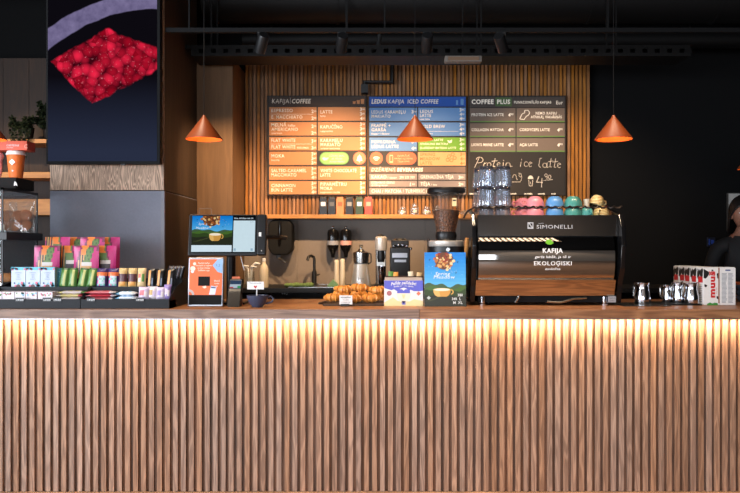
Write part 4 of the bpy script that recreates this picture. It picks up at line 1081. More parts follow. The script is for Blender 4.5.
# orange notice stand
YO = 4.55; k_ = YO / F
ns = local(thing('notice_stand', 'silver-framed orange notice with black window standing below the till monitor', 'notice stand', (X(205, YO), YO, zt)))
Ti = Matrix.Rotation(R(-7), 4, 'X'); wd = 33 * k_ / 2; hh = .305
b = MB(Ti); b.box(-wd - .008, wd + .008, 0, .03, 0, hh, M_ALU, .006, 3); b.prism([(.03, .01), (.055, .004), (.03, hh * .6)], -wd, wd, M_ALU, 'x'); b.build('frame', ns)
b = MB(Ti); y = -.0008
b.rect(-wd, wd, .072, hh - .012, y, mat((226, 104, 50), .45, var=.03))
LB2 = mat((140, 176, 214), .5)
b.poly([(wd, hh - .012), (wd - .03, hh - .012), (wd - .062, hh - .05), (wd - .03, hh - .09), (wd, hh - .1)], y - .0003, LB2)
b.text('1,2', wd - .026, hh - .056, y - .0006, .014, mat((60, 90, 150), .5), 'c')
PKL = mat((250, 214, 196), .5)
for k, s in enumerate(('Pasūti kafiju', 'lietotnē un saņem', 'to bez rindas', 'Caffeine app')): b.text(s, -.014, hh - .04 - .015 * k, y - .0005, .009, PKL, 'c', .098, 0, .02)
for k, s in enumerate(('Skenē', 'kodu', 'te')): b.text(s, wd - .032, .155 - .016 * k, y - .0005, .009, PKL, 'c', .05, 0, .02)
for (cx, cz, r_, m) in ((-wd + .02, hh - .07, .016, PKL), (-wd + .018, hh - .088, .01, M_WHITE), (-wd + .03, hh - .04, .01, PKL)): b.disc(cx, cz, r_, y - .0004, m, n=9)
b.poly([(-.022, .122), (.002, .13), (.006, .118), (-.006, .112)], y - .0005, PKL)
b.poly([(.022, .074), (.06, .074), (.068, .124), (.034, .128)], y - .0006, mat((206, 214, 236), .5)); b.poly([(.034, .124), (.064, .121), (.062, .112), (.033, .115)], y - .0008, mat((80, 90, 120), .5))
for a0 in range(6):
    a, c = R(15 * a0), R(15 * a0 + 15)
    b.poly([(-wd + .034 * math.cos(a), .072 + .034 * math.sin(a)), (-wd + .034 * math.cos(c), .072 + .034 * math.sin(c)), (-wd + .02 * math.cos(c), .072 + .02 * math.sin(c)), (-wd + .02 * math.cos(a), .072 + .02 * math.sin(a))], y - .0006, mat((190, 176, 176), .5))
b.rect(-.046, .026, .128, .186, y - .0009, M_BLACKM)
b.build('orange_notice', ns)
b = MB(Ti); b.rect(-wd, wd, .012, .072, y, M_BLACKM); b.build('black_panel', ns)
# card terminal
YC = 4.58
ctm = local(thing('card_terminal', 'small black card terminal with coloured screen beside the orange notice', 'card terminal', (X(234.5, YC), YC, zt)))
MB().prism([(-.05, 0), (.06, 0), (.05, .12), (.0, .09)], -.04, .04, M_PLAST, 'x', .004).build('stand', ctm)
Ti = Matrix.Translation((0, -.005, .085)) @ Matrix.Rotation(R(-38), 4, 'X')
b = MB(Ti); b.box(-.045, .045, 0, .03, 0, .11, M_PLAST, .01, 3); b.build('body', ctm)
b = MB(Ti); b.rect(-.035, .035, .03, .092, -.0006, emit((60, 80, 110), .7)); b.rect(-.033, .033, .034, .062, -.001, emit((190, 205, 220), .8)); b.rect(-.033, -.01, .034, .042, -.0014, emit((200, 60, 60), .8)); b.rect(.014, .033, .034, .05, -.0014, emit((60, 160, 100), .8)); b.build('screen', ctm)
MB(Ti).box(-.03, .022, .004, .026, .108, .128, mat((206, 106, 76), .5), .003).build('paper_slip', ctm)

# ------------------------------------------------------------------ blue cup with paper sign
YU = 4.53; cxu = X(257.5, YU)
BLUE = mat((58, 66, 88), .3)
cup = thing('coffee_cup', 'dark blue coffee cup holding a little paper sign, on the bar', 'cup', (cxu, YU, zt))
b = MB(); b.lathe([(0, 0), (.032, 0), (.034, .004), (.05, .022), (.062, .05), (.066, .072), (.062, .072), (.057, .05), (.045, .024), (.0, .012)], BLUE, (cxu, YU, zt), 32); b.build('bowl', cup)
b = MB(); b.tube([(cxu + .06, YU, zt + .058), (cxu + .082, YU, zt + .066), (cxu + .097, YU, zt + .052), (cxu + .088, YU, zt + .03), (cxu + .05, YU, zt + .02)], .0055, BLUE, 8); b.build('handle', cup)
sg = thing('paper_sign', 'small white paper sign with red heart standing in the blue cup', 'sign', (cxu, YU, zt + .014))
b = MB(); b.tube([(cxu - .004, YU, zt + .012), (cxu - .004, YU, zt + .12)], .0035, M_WHITE, 8); b.build('stick', sg)
b = MB(); b.box(cxu - .062, cxu + .04, YU - .006, YU - .003, zt + .108, zt + .155, M_WHITE)
b.text('Dzeramnauda', cxu - .011, zt + .142, YU - .0066, .008, mat((90, 90, 110), .5), 'c', .08)
hr = mat((196, 50, 44), .5); hx, hz = cxu - .012, zt + .124
b.poly([(hx, hz - .011), (hx + .011, hz + .001), (hx + .007, hz + .008), (hx, hz + .003), (hx - .007, hz + .008), (hx - .011, hz + .001)], YU - .0066, hr)
b.build('card', sg)

# ------------------------------------------------------------------ back counter: bottle, utensils, dispensers, tap
ZB = 1.1
def onb(name, lab, cat, px, Y, group=None): return thing(name, lab, cat, (X(px, Y), Y, ZB), group)
YK = 6.42
o_ = onb('bottle', 'cream plastic bottle with narrow neck behind the blue cup', 'bottle', 264, YK)
x = X(264, YK)
b = MB(); b.lathe([(0, 0), (.036, 0), (.038, .01), (.038, .15), (.03, .185), (.016, .205), (.015, .24), (0, .24)], M_CREAM, (x, YK, ZB), 24); b.build('body', o_)
b = MB(); b.lathe([(.0165, .225), (.0165, .25), (.008, .254), (0, .254)], M_WHITE, (x, YK, ZB), 16); b.build('cap', o_)
o_ = onb('utensil_jar', 'clear jar of white scoops and tongs left of the cream bottle', 'jar', 250, YK)
x = X(250, YK)
b = MB(); b.lathe([(0, 0), (.04, 0), (.042, .14), (.039, .14), (.037, .006), (0, .006)], M_GLASSP, (x, YK, ZB), 24); b.build('jar', o_)
for dx, dz, tx in ((-.015, .16, -.05), (.01, .18, .05), (0.02, .15, .02)):
    b = MB(); b.tube([(x + dx * .4, YK, ZB + .01), (x + dx, YK, ZB + dz), (x + tx, YK - .01, ZB + dz + .03), (x + tx + .04, YK - .01, ZB + dz + .025)], [.006, .007, .012, .006], M_WHITE, 8); b.build('scoop', o_)
# big wall dispenser
YW = 6.86; x = X(281.5, YW)
dp = thing('wall_dispenser', 'wide glossy black dispenser mounted on the stone splashback', 'dispenser', (x, YW, Z(256, YW)))
b = MB(); w_ = 24 / F * YW / 2
pr = [(x - w_, Z(249, YW)), (x - w_ * .6, Z(255, YW)), (x + w_ * .6, Z(255, YW)), (x + w_, Z(249, YW)), (x + w_, Z(224, YW)), (x + w_ * .6, Z(219.5, YW)), (x - w_ * .6, Z(219.5, YW)), (x - w_, Z(224, YW))]
b.prism(pr, 6.75, 6.954, M_BLACKM, 'y', .02); b.build('body', dp)
b = MB(); b.tube([(x - .006, 6.755, Z(246, YW)), (x, 6.735, Z(236, YW)), (x, 6.74, Z(222, YW))], [.012, .018, .012], M_BLKGLOSS, 10); b.build('lever', dp)
b = MB(); b.ell((x, 6.78, Z(218.6, YW)), .013, M_STEEL, 10, 6); b.build('lock', dp)
b = MB(); b.tube([(x - .03, 6.8, Z(257, YW)), (x + .0, 6.78, Z(258.5, YW)), (x + .05, 6.77, Z(262, YW))], .011, M_STEEL, 8); b.box(x - .04, x + .0, 6.78, 6.83, Z(258.5, YW), Z(254.5, YW), M_BLACK); b.build('nozzle', dp)
def syrup(px, lab, m):
    Y = 6.86; x = X(px, Y); z0 = Z(257.5, Y)
    t = thing('syrup_dispenser', lab, 'dispenser', (x, Y, z0), 'syrup dispensers on the splashback')
    h = Z(229, Y) - z0; r = 5.6 / F * Y
    b = MB(); b.lathe([(0, 0), (.016, 0), (.02, .03), (.026, .05), (r * .8, .075), (r, .10), (r, h - .035), (r * .85, h - .01), (.02, h), (0, h)], M_BLKGLOSS, (x, Y - .02, z0), 24); b.build('body', t)
    b = MB(); b.lathe([(r + .0012, .115), (r + .0012, .155)], m, (x, Y - .02, z0), 24); b.build('label_band', t)
    b = MB(); b.ell((x, Y - .02, z0 + h + .012), .014, M_STEEL, 12, 7); b.build('cap', t)
    MB().box(x - .025, x + .025, Y + .02, 6.955, z0 + .14, z0 + .19, M_BLACK).build('bracket', t)
syrup(333, 'slim black wall dispenser with grey band, left of the pair', mat((150, 150, 156), .4))
syrup(346, 'slim black wall dispenser with reddish band, right of the pair', mat((206, 150, 140), .4))
for px, h, lab in ((336.6, .235, 'tall cream tube standing below the left slim dispenser'), (342.6, .245, 'tall cream tube standing below the right slim dispenser')):
    Y = 6.6; x = X(px, Y)
    b = MB(); b.lathe([(0, 0), (.024, 0), (.025, .01), (.02, h - .03), (.021, h - .01), (.016, h), (0, h)], M_CREAM, (x, Y, ZB), 20)
    tag(b.build('tube_container'), lab, 'tube', 'cream tubes on the back counter')
# sink, tap, cloths
Ys = 6.5; x0, x1 = X(288, Ys), X(346, Ys)
b = MB(); b.box(x0, x1, 6.36, 6.375, ZB, ZB + .006, M_STEEL).box(x0, x1, 6.86, 6.875, ZB, ZB + .006, M_STEEL).box(x0, x0 + .015, 6.36, 6.875, ZB, ZB + .006, M_STEEL).box(x1 - .015, x1, 6.36, 6.875, ZB, ZB + .006, M_STEEL).box(x0 + .015, x1 - .015, 6.375, 6.86, ZB, ZB + .002, mat((110, 110, 110), .3, 1))
tag(b.build('sink'), 'steel rimmed sink let into the black back counter', 'sink')
tp = onb('tap', 'black swan-neck tap standing behind the sink', 'tap', 314, 6.8); x = X(314.3, 6.8); Y = 6.8
ORG[tp] = Vector((x, Y, ZB)); tp.location = (x, Y, ZB)
ztp = Z(257, Y)
b = MB(); b.lathe([(0, .0), (.03, 0), (.03, .008), (.022, .012), (.022, .12), (.014, .128), (0, .128)], M_BLACK, (x, Y, ZB + .007), 20); b.build('base', tp)
b = MB(); b.tube([(x, Y, ZB + .12), (x, Y, ztp - .02), (x - .006, Y, ztp), (x - .03, Y - .02, ztp + .012), (x - .05, Y - .06, ztp), (x - .055, Y - .07, ztp - .03)], .013, M_BLACK, 10); b.build('spout', tp)
b = MB(); b.tube([(x + .02, Y, ZB + .09), (x + .05, Y - .02, ZB + .10)], .006, M_BLACK, 8); b.build('lever', tp)
CLG = mat((120, 148, 88), .9, var=.2); CLG2 = mat((126, 166, 120), .8, var=.1)
b = MB(); x = X(299, 6.42); rn = random.Random(4)
for k in range(9): b.ell((x - .1 + .025 * k, 6.43 + rn.uniform(-.02, .02), ZB + .02), (.03, .045, .016 + rn.uniform(0, .008)), CLG, 12, 7)
tag(b.build('dish_cloth'), 'crumpled green dish cloth lying at the sink edge left of the tap', 'cloth')
b = MB(); x = X(333, 6.42); b.prism([(x - .05, ZB + .006), (x + .05, ZB + .006), (x + .04, ZB + .03), (x, ZB + .07), (x - .045, ZB + .02)], 6.38, 6.46, CLG2, 'y', .004)
tag(b.build('folded_cloth'), 'pale green folded cloth peaked beside the cream tubes', 'cloth')
# juicer
Y = 6.4; x = X(361, Y)
j = onb('juicer', 'round silver juicer with knob on the back counter', 'juicer', 361, Y)
def lz(py): return Z(py, Y) - ZB
b = MB(); b.lathe([(0, 0), (.088, 0), (.09, .012), (.082, .03), (.084, .05), (.075, .10), (.062, lz(264)), (.05, lz(263)), (0, lz(263))], M_SILVER, (x, Y, ZB), 30); b.build('body', j)
b = MB(); b.lathe([(.05, lz(264)), (.066, lz(263)), (.07, lz(254)), (.07, lz(252.5)), (.03, lz(251)), (0, lz(251))], M_STEEL, (x, Y, ZB), 30); b.build('bowl', j)
b = MB(); b.lathe([(.03, lz(251.5)), (.024, lz(249.5)), (.01, lz(249)), (.009, lz(247.8)), (.017, lz(246.4)), (.014, lz(245)), (0, lz(244.6))], M_STEEL, (x, Y, ZB), 16); b.build('knob', j)
b = MB(); b.tube([(x + .06, Y, ZB + lz(253)), (x + .086, Y, ZB + lz(254)), (x + .088, Y, ZB + lz(262)), (x + .06, Y, ZB + lz(264))], .006, M_BLACK, 8); b.text('Santos', x, ZB + .075, Y - .082, .012, mat((60, 60, 66), .4), 'c', .05); b.build('handle', j)
# slim silver grinder
x = X(381, Y)
j = onb('slim_grinder', 'slim silver and black grinder between the juicer and the black grinder', 'grinder', 381, Y)
b = MB(); b.box(x - .06, x + .06, Y - .06, Y + .09, ZB, ZB + .03, M_PLAST, .006); b.box(x - .045, x + .045, Y + .03, Y + .08, ZB + .03, ZB + lz(250), M_SILVER, .008); b.build('stand', j)
b = MB(); b.lathe([(0, lz(250.5)), (.05, lz(250.5)), (.053, lz(249)), (.053, lz(238)), (.04, lz(236.4)), (0, lz(236.2))], M_SILVER, (x, Y, ZB), 24); b.build('motor_head', j)
b = MB(); b.lathe([(.03, lz(236.5)), (.034, lz(235.6)), (.02, lz(234.4)), (0, lz(234.2))], M_BLACK, (x, Y, ZB), 20); b.build('cap', j)
b = MB(); b.lathe([(0, lz(262)), (.028, lz(262)), (.034, lz(258)), (.03, lz(251)), (0, lz(250.5))], M_PLAST, (x, Y - .01, ZB), 20); b.build('burr_housing', j)
b = MB(); b.lathe([(0, .032), (.036, .032), (.04, lz(266)), (.037, lz(266)), (.033, .04), (0, .04)], M_CHROME, (x, Y - .02, ZB), 24); b.build('dosing_cup', j)
# black grinder
x = X(400, Y)
j = onb('black_grinder', 'boxy black grinder with silver dials behind the purple card', 'grinder', 400, Y)
b = MB(); b.box(x - .086, x + .086, Y - .06, Y + .14, ZB, ZB + lz(247), M_PLAST, .012); b.build('body', j)
b = MB(); b.box(x - .075, x + .075, Y - .05, Y + .12, ZB + lz(247), ZB + lz(240), M_PLAST, .01); b.lathe([(.06, lz(240)), (.05, lz(238.6)), (0, lz(238.4))], M_STEEL, (x, Y + .03, ZB), 20); b.build('hopper_lid', j)
for dx, py, r_ in ((-.05, 246, .014), (-.015, 245, .014), (.02, 245, .014), (.055, 246, .014), (.09, 248.6, .012)):
    b = MB(); b.ell((x + dx, Y - .062, ZB + lz(py)), r_, M_CHROME, 12, 8); b.build('dial', j)
b = MB(); b.rect(x - .07, x + .06, ZB + lz(257.5), ZB + lz(253), Y - .0612, M_ALU); b.rect(x - .05, x + .05, ZB + lz(262), ZB + lz(259.6), Y - .0612, M_ALU); b.build('front_plate', j)
# box of goods behind the purple card
Yb = 4.95; x = X(404, Yb)
g = thing('goods_box', 'dark open box of small goods behind the purple card', 'box', (x, Yb, zt))
hb = Z(276, Yb) - zt
b = MB()
for (xx0, xx1, yy0, yy1) in ((x - .125, x + .125, Yb - .06, Yb - .055), (x - .125, x + .125, Yb + .055, Yb + .06), (x - .125, x - .12, Yb - .055, Yb + .055), (x + .12, x + .125, Yb - .055, Yb + .055)): b.box(xx0, xx1, yy0, yy1, zt, zt + hb, mat((58, 40, 34), .6))
b.box(x - .12, x + .12, Yb - .055, Yb + .055, zt, zt + .1, M_BLACKM)
b.text('BIO', x, zt + hb - .018, Yb - .061, .011, M_CREAM, 'c'); b.build('carton', g)
rn = random.Random(9)
for k, (px, m, hgt, lab) in enumerate(((391, C2, .03, 'green packet poking up at the left of the dark box behind the purple card'), (396, B3, .026, 'orange packet poking up at the left of the dark box behind the purple card'), (412, M_CREAM, .03, 'cream packet poking up at the right of the dark box'), (418, C1, .024, 'beige packet at the right end of the dark box'))):
    xk = X(px, Yb); b = MB(Matrix.Translation((xk, Yb, zt + .1005)) @ Matrix.Rotation(R(rn.uniform(-8, 8)), 4, 'Y')); b.pack(.036, hb - .1 + hgt, .02, lambda u, v, f, m=m: m, 'bar', 5, 6)
    tag(b.build('packet'), lab, 'packet', 'packets in the dark box')

# ------------------------------------------------------------------ shelf goods
YS = 6.84; zsh = Z(214.5, 6.72) + .0005
def coffee(px, m, lm, lab, wpx=7.6):
    x = X(px, YS); w_ = wpx / F * YS; h_ = .155
    t = thing('coffee_pack', lab, 'coffee pack', (x, YS, zsh), 'coffee packs on the wall shelf')
    b = MB(); b.prism([(x - w_ / 2, zsh), (x + w_ / 2, zsh), (x + w_ / 2, zsh + h_ * .82), (x + w_ * .4, zsh + h_), (x - w_ * .4, zsh + h_), (x - w_ / 2, zsh + h_ * .82)], YS - .04, YS + .04, m, 'y', .004)
    b.box(x - w_ * .42, x + w_ * .42, YS - .008, YS + .008, zsh + h_, zsh + h_ + .012, m, .003); b.build('bag', t)
    b = MB(); b.rect(x - w_ * .3, x + w_ * .3, zsh + h_ * .52, zsh + h_ * .76, YS - .0412, lm); b.build('label', t)
coffee(323.5, K1, M_WHITE, 'black coffee pack with white label, leftmost on the wall shelf')
coffee(332, K1, mat((90, 90, 92), .5), 'black coffee pack with grey label beside the orange pack')
coffee(340.2, mat((206, 122, 76), .5), mat((190, 80, 44), .5), 'orange coffee pack on the wall shelf')
coffee(349.5, K1, mat((130, 130, 130), .5), 'black coffee pack between the orange pack and the green pack')
coffee(359.5, mat((40, 62, 38), .4), M_WHITE, 'dark green coffee pack with white label on the wall shelf')
coffee(368.5, mat((206, 66, 52), .4), mat((226, 150, 130), .5), 'red coffee pack, rightmost of the row on the wall shelf')
JG = clear('jar_glass', (.96, .97, .97), .14, .03, .10)
for px, h_, c, lab in ((402.6, .075, (206, 180, 140), 'low glass jar of pale bits, leftmost of the jars on the shelf'), (414.6, .105, (96, 60, 50), 'taller glass jar with dark filling between two low jars'), (426.6, .078, (206, 184, 140), 'low glass jar of pale bits just left of the bean hopper'), (437, .085, (186, 160, 120), 'low glass jar seen behind the bean hopper')):
    x = X(px, YS); r_ = 4.4 / F * YS
    t = thing('glass_jar', lab, 'jar', (x, YS, zsh), 'glass jars on the wall shelf')
    b = MB(); b.lathe([(0, 0), (r_, 0), (r_, h_ * .6), (r_ * .6, h_ * .78), (r_ * .6, h_ * .86), (0, h_ * .86)], JG, (x, YS, zsh), 20); b.build('glass', t)
    b = MB(); b.ell((x, YS, zsh + h_ * .3), (r_ * .8, r_ * .8, h_ * .25), mat(c, .7, var=.4, scale=90), 14, 8); b.build('filling', t)
    b = MB(); b.lathe([(r_ * .66, h_ * .84), (r_ * .66, h_ * .93), (.012, h_ * .96), (.014, h_ * 1.04), (0, h_ * 1.06)], JG, (x, YS, zsh), 16); b.build('lid', t)
    b = MB(); b.rect(x - r_ * .4, x + r_ * .4, zsh + h_ * .2, zsh + h_ * .45, YS - r_ - .001, M_CREAM); b.build('label', t)

# ------------------------------------------------------------------ croissants
CR = None
def crois_mat():
    t = NT('croissant_crust'); vec = t.coord(); n = t.noise(vec, 40, 4, .6); n2 = t.noise(vec, 12, 2)
    f_ = t.math('MULTIPLY_ADD', n2, .6, t.math('MULTIPLY', n, .5), clamp=True)
    b_ = t.bsdf(t.mix(f_, lin((158, 76, 20)), lin((244, 172, 82))), .38); t.bump(b_, n, .4, .003); return t.m
CR = crois_mat()
Yc = 4.72
brd = thing('serving_board', 'dark wooden serving board carrying the croissants', 'board', (X(352, Yc), Yc, zt))
b = MB().box(X(324, Yc), X(384, Yc), 4.60, 4.88, zt, zt + .014, M_COLS, .004); b.build('board', brd)
b = MB().tube([(X(325, Yc), 4.70, zt + .0125), (X(319.5, Yc), 4.66, zt + .0125)], [.012, .007], M_COLS, 8); b.build('handle', brd)
def croissant():
    b = MB(); n = 40; pts = []; rs = []
    for i in range(n + 1):
        t_ = i / n; a = R(-80 + 160 * t_)
        pts.append((.054 * math.sin(a), .03 - .054 * math.cos(a), .03 * (1 - abs(2 * t_ - 1) ** 3) + .008))
        base = .031 * max(.22, math.cos((2 * t_ - 1) * 1.32)) ** .9
        sw = (t_ * 7) % 1 if t_ < .5 else ((1 - t_) * 7) % 1
        rs.append(base * (.78 + .34 * sw))
    b.tube(pts, rs, CR, 14, True, .85)
    return b.build('croissant', org=(0, 0, 0), sharp=60)
first = None
CRO = [(333.5, 4.695, 0, 0, 'croissant lying at the left end of the board behind the price sign'), (352, 4.685, 0, 14, 'front croissant just right of the price sign'), (371, 4.69, 0, -12, 'front croissant nearest the purple card'), (341, 4.815, 0, 172, 'rear croissant in the bottom layer left of the middle'),
       (359, 4.82, 0, 188, 'rear croissant in the bottom layer near the middle'), (376, 4.81, 0, 176, 'rear croissant at the right end beside the purple card'), (343, 4.755, .058, 12, 'upper croissant resting on the left of the pile'), (360, 4.755, .06, -10, 'upper croissant resting in the middle of the pile'), (376, 4.76, .054, 14, 'upper croissant resting on the right of the pile')]
for (px, Y, dz, rz, lab), rx_ in zip(CRO, (18, 30, 24, -20, -14, -24, 34, 20, 36)):
    o = croissant() if first is None else dup(first, (0, 0, 0)); first = first or o
    tag(o, lab, 'croissant', 'croissants on the serving board'); place(o, X(px, Y), Y, zt + .02 + dz, rx_, rz)
YP = 4.57; x = X(345.5, YP)
ps = thing('price_sign', 'small white price sign in a black clip in front of the croissants', 'sign', (x, YP, zt))
b = MB(); b.box(x - .038, x + .042, YP, YP + .002, zt + .012, zt + .068, M_WHITE)
for k, (s, h_) in enumerate((('KRUASĀNS', .008), ('ar sviestu', .006), ('croissant 2.20', .006))): b.text(s, x + .002, zt + .052 - .014 * k, YP - .0008, h_, mat((70, 66, 70), .5), 'c', .06, 0, .02)
b.build('card', ps)
MB().box(x - .03, x + .026, YP - .006, YP + .012, zt, zt + .016, M_BLACK, .003).build('clip', ps)

# ------------------------------------------------------------------ purple card
YV = 4.6; k_ = YV / F; x0, x1 = X(384.2, YV), X(423, YV); h_ = Z(280.5, YV) - zt
pc = thing('tent_card', 'purple and cream tent card with white lettering beside the croissants', 'card', ((x0 + x1) / 2, YV, zt))
PUR = mat((92, 98, 200), .5, var=.03); CRM = mat((226, 212, 160), .5, var=.03)
b = MB(Matrix.Translation(((x0 + x1) / 2, YV, zt))); w2 = (x1 - x0) / 2
b.box(-w2, w2, 0, .05, 0, h_, M_WHITE, .001)
y = -.0008
b.rect(-w2, w2, h_ * .58, h_, y, PUR); b.rect(-w2, w2, 0, h_ * .58, y, M_WHITE)
b.poly([(-w2, 0), (w2, 0), (w2, h_ * .2), (w2 * .55, h_ * .27), (w2 * .3, h_ * .18), (-w2 * .3, h_ * .2), (-w2 * .55, h_ * .34), (-w2, h_ * .14)], y - .0003, CRM)
b.poly([(-w2, h_ * .7), (-w2 * .62, h_ * .62), (-w2 * .5, h_ * .66), (-w2 * .3, h_ * .56), (-w2 * .7, h_ * .5), (-w2, h_ * .58)], y - .0003, M_WHITE)
b.poly([(w2, h_ * .6), (w2 * .6, h_ * .56), (w2 * .35, h_ * .64), (w2 * .3, h_ * .56), (w2, h_ * .5)], y - .0003, M_WHITE)
b.poly([(w2 * .34 * math.cos(R(a)), h_ * .5 + w2 * .5 * math.sin(R(a)) * .8) for a in range(0, 181, 15)], y - .0006, PUR)
b.poly([(w2 * .36 * math.cos(R(a)), h_ * .5 + w2 * .5 * math.sin(R(a))) for a in range(180, 361, 15)], y - .0006, mat((236, 226, 206), .5))
b.poly([(-.012, h_ * .46), (.012, h_ * .46), (.004, h_ * .3), (-.004, h_ * .3)], y - .0009, CRM)
b.poly([(0, h_ * .6), (.01, h_ * .66), (.024, h_ * .66), (.014, h_ * .7), (0, h_ * .72), (-.014, h_ * .7), (-.024, h_ * .66), (-.01, h_ * .66)], y - .0009, M_WHITE)
b.text('Palīdz palīdzēt!', 0, h_ * .86, y - .0006, .017, M_WHITE, 'c', w2 * 1.3, .15, .03, 0, 1.4); b.text('Kafija par labu darbu', 0, h_ * .765, y - .0006, .009, M_WHITE, 'c', w2 * 1.0, .15, .02, 0, 1.4)
b.disc(-w2 * .74, h_ * .5, .015, y - .0006, mat((150, 80, 92), .5)); b.disc(-w2 * .74, h_ * .5, .011, y - .0009, mat((176, 110, 116), .5))
b.poly([(w2 * .77 - .014, h_ * .49), (w2 * .77, h_ * .49 - .014), (w2 * .77 + .014, h_ * .49), (w2 * .77, h_ * .49 + .014)], y - .0006, mat((220, 120, 90), .5))
b.rect(-.012, .012, h_ * .05, h_ * .2, y - .0006, mat((130, 130, 200), .5)); b.disc(0, h_ * .125, .006, y - .0009, mat((60, 64, 150), .5))
b.build('panel', pc)
b = MB(); b.box(x0 + .004, x1 - .004, YV + .004, YV + .046, zt + h_, zt + h_ + .018, mat((176, 160, 148), .6)); b.build('top_edge', pc)

# ------------------------------------------------------------------ big coffee grinder and its poster
YG = 4.78; xg = X(446, YG); zg = lambda py: Z(py, YG)
gr = thing('coffee_grinder', 'tall black coffee grinder with bean hopper left of the espresso machine', 'grinder', (xg, YG, zt))
b = MB(); b.box(xg - .11, xg + .12, YG - .07, YG + .16, zt, zt + .04, M_PLAST, .01); b.box(xg - .105, xg + .125, YG - .02, YG + .15, zt + .04, zg(247), M_PLAST, .012)
b.prism([(xg - .12, zt + .05), (xg - .105, zt + .05), (xg - .105, zg(238)), (xg - .112, zg(240))], YG, YG + .13, M_PLAST, 'y'); b.build('body', gr)
b = MB(); b.lathe([(0, zg(252.5)), (.118, zg(252.5)), (.118, zg(246.5)), (.115, zg(246.5)), (0, zg(246.4))], M_PLAST, (xg, YG, 0), 32); b.disc(xg, zg(249.5), .012, YG - .119, M_STEEL); b.build('collar', gr)
b = MB(); b.lathe([(.11, zg(246.4)), (.112, zg(246)), (.112, zg(241.4)), (.104, zg(240.6)), (0, zg(240.6))], M_SILVER, (xg, YG, 0), 36); b.build('adjustment_ring', gr)
b = MB(); b.lathe([(.07, zg(241)), (.064, zg(239)), (.07, zg(235.5)), (.064, zg(232)), (.0, zg(232))], M_PLAST, (xg + .0, YG, 0), 30); b.build('hopper_neck', gr)
HG = clear('hopper_glass', (.88, .84, .79), .12, .02, .05, (170, 160, 150))
b = MB(); b.lathe([(.062, zg(232)), (.066, zg(229)), (.112, zg(193)), (.114, zg(191.5))], HG, (xg, YG, 0), 36); HO = b.build('hopper', gr)
def bean_mat():
    t = NT('coffee_beans'); vec = t.coord(); vo = t.n('ShaderNodeTexVoronoi'); t.l(vec, vo.inputs['Vector']); vo.inputs['Scale'].default_value = 95
    sp = t.n('ShaderNodeSeparateColor'); t.l(vo.outputs['Color'], sp.inputs[0])
    b_ = t.bsdf(t.mix(sp.outputs[0], lin((58, 32, 20)), lin((140, 88, 58))), .35); t.bump(b_, t.math('SUBTRACT', 1, vo.outputs['Distance']), 1.0, .006); return t.m
b = MB(); b.lathe([(0, zg(231.8)), (.057, zg(231.8)), (.061, zg(229)), (.086, zg(211.5)), (.08, zg(210.6)), (.04, zg(209.6)), (0, zg(210))], bean_mat(), (xg, YG, 0), 36); o = b.build('beans', HO); o['kind'] = 'stuff'
b = MB(); b.lathe([(.116, zg(193.4)), (.124, zg(193)), (.124, zg(190)), (.12, zg(188.6)), (.06, zg(187.8)), (0, zg(187.8))], M_PLAST, (xg, YG, 0), 36); b.build('hopper_lid', gr)
b = MB(); b.rect(xg + .028, xg + .056, zg(207), zg(199), YG - .101, mat((226, 200, 150), .5)); b.rect(xg + .032, xg + .052, zg(202), zg(200.6), YG - .1016, M_PLAST); b.build('sticker', HO)
# poster
YQ = 4.56; x0, x1 = X(424.6, YQ), X(466, YQ); hp = Z(252.3, YQ) - zt
po = local(thing('poster', 'blue poster of a latte cup and nuts leaning before the coffee grinder', 'poster', ((x0 + x1) / 2, YQ, zt)))
w2 = (x1 - x0) / 2
b = MB(Matrix.Rotation(R(-3), 4, 'X')); b.box(-w2, w2, 0, .004, 0, hp, M_WHITE); PM_ = lambda c: mat(c, .45, var=.03)
artwork(b, -w2, w2, 0, hp, -.0006, PM_, True, .4); b.build('printed_sheet', po)
MB(Matrix.Rotation(R(-3), 4, 'X')).box(-w2, w2, .004, .012, 0, .02, M_PLAST).prism([(.004, .0), (.09, 0.0), (.004, hp * .6)], -.01, .01, M_PLAST, 'x').build('easel_back', po)
# ------------------------------------------------------------------ espresso machine
YE = 4.6
em = thing('espresso_machine', 'long chrome and black espresso machine on the bar', 'espresso machine', (X(548, YE), YE, zt))
ex0, ex1 = X(476, YE), X(618, YE)
ez = lambda py: Z(py, YE)
MIR = mat((196, 190, 184), .035, 1, var=.04); MIRD = mat((120, 116, 114), .12, 1, var=.05)
b = MB(); b.box(ex0 + .01, ex1 - .01, YE + .06, 5.14, zt + .085, 1.575, M_PLAST, .004); b.build('chassis', em)
# upper name panel
b = MB(); b.prism([(YE + .004, ez(236)), (YE + .06, ez(236)), (YE + .06, ez(215)), (YE + .012, ez(215))], ex0 + .012, ex1, MIRD, 'x')
NP = o = b.build('name_panel', em); o['label'] = 'dark polished name panel'
b = MB(); LTR = mat((206, 206, 210), .3, .4)
yl = YE + .0015
b.text('SIMONELLI', X(536.5, YE), ez(228.6), yl, .0225, LTR, 'l', -(X(572.5, YE) - X(536.5, YE)), 0, .01)
b.text('NUOVA', X(538.5, YE), ez(223.8), yl, .006, LTR, 'l', .06)
lx0, lx1, lz0, lz1 = X(527.6, YE), X(533.4, YE), ez(228.8), ez(222.4)
b.box(lx0, lx1, yl - .001, yl, lz0, lz1, LTR); b.poly([(lx0 + .006, lz1 - .006), (lx0 + .006, lz0 + .012), (lx1 - .012, lz0 + .006)], yl - .0018, M_BLACKM); b.poly([(lx0 + .014, lz1 - .006), (lx1 - .006, lz1 - .006), (lx1 - .006, lz0 + .012)], yl - .0018, M_BLACKM)
b.build('lettering', NP)
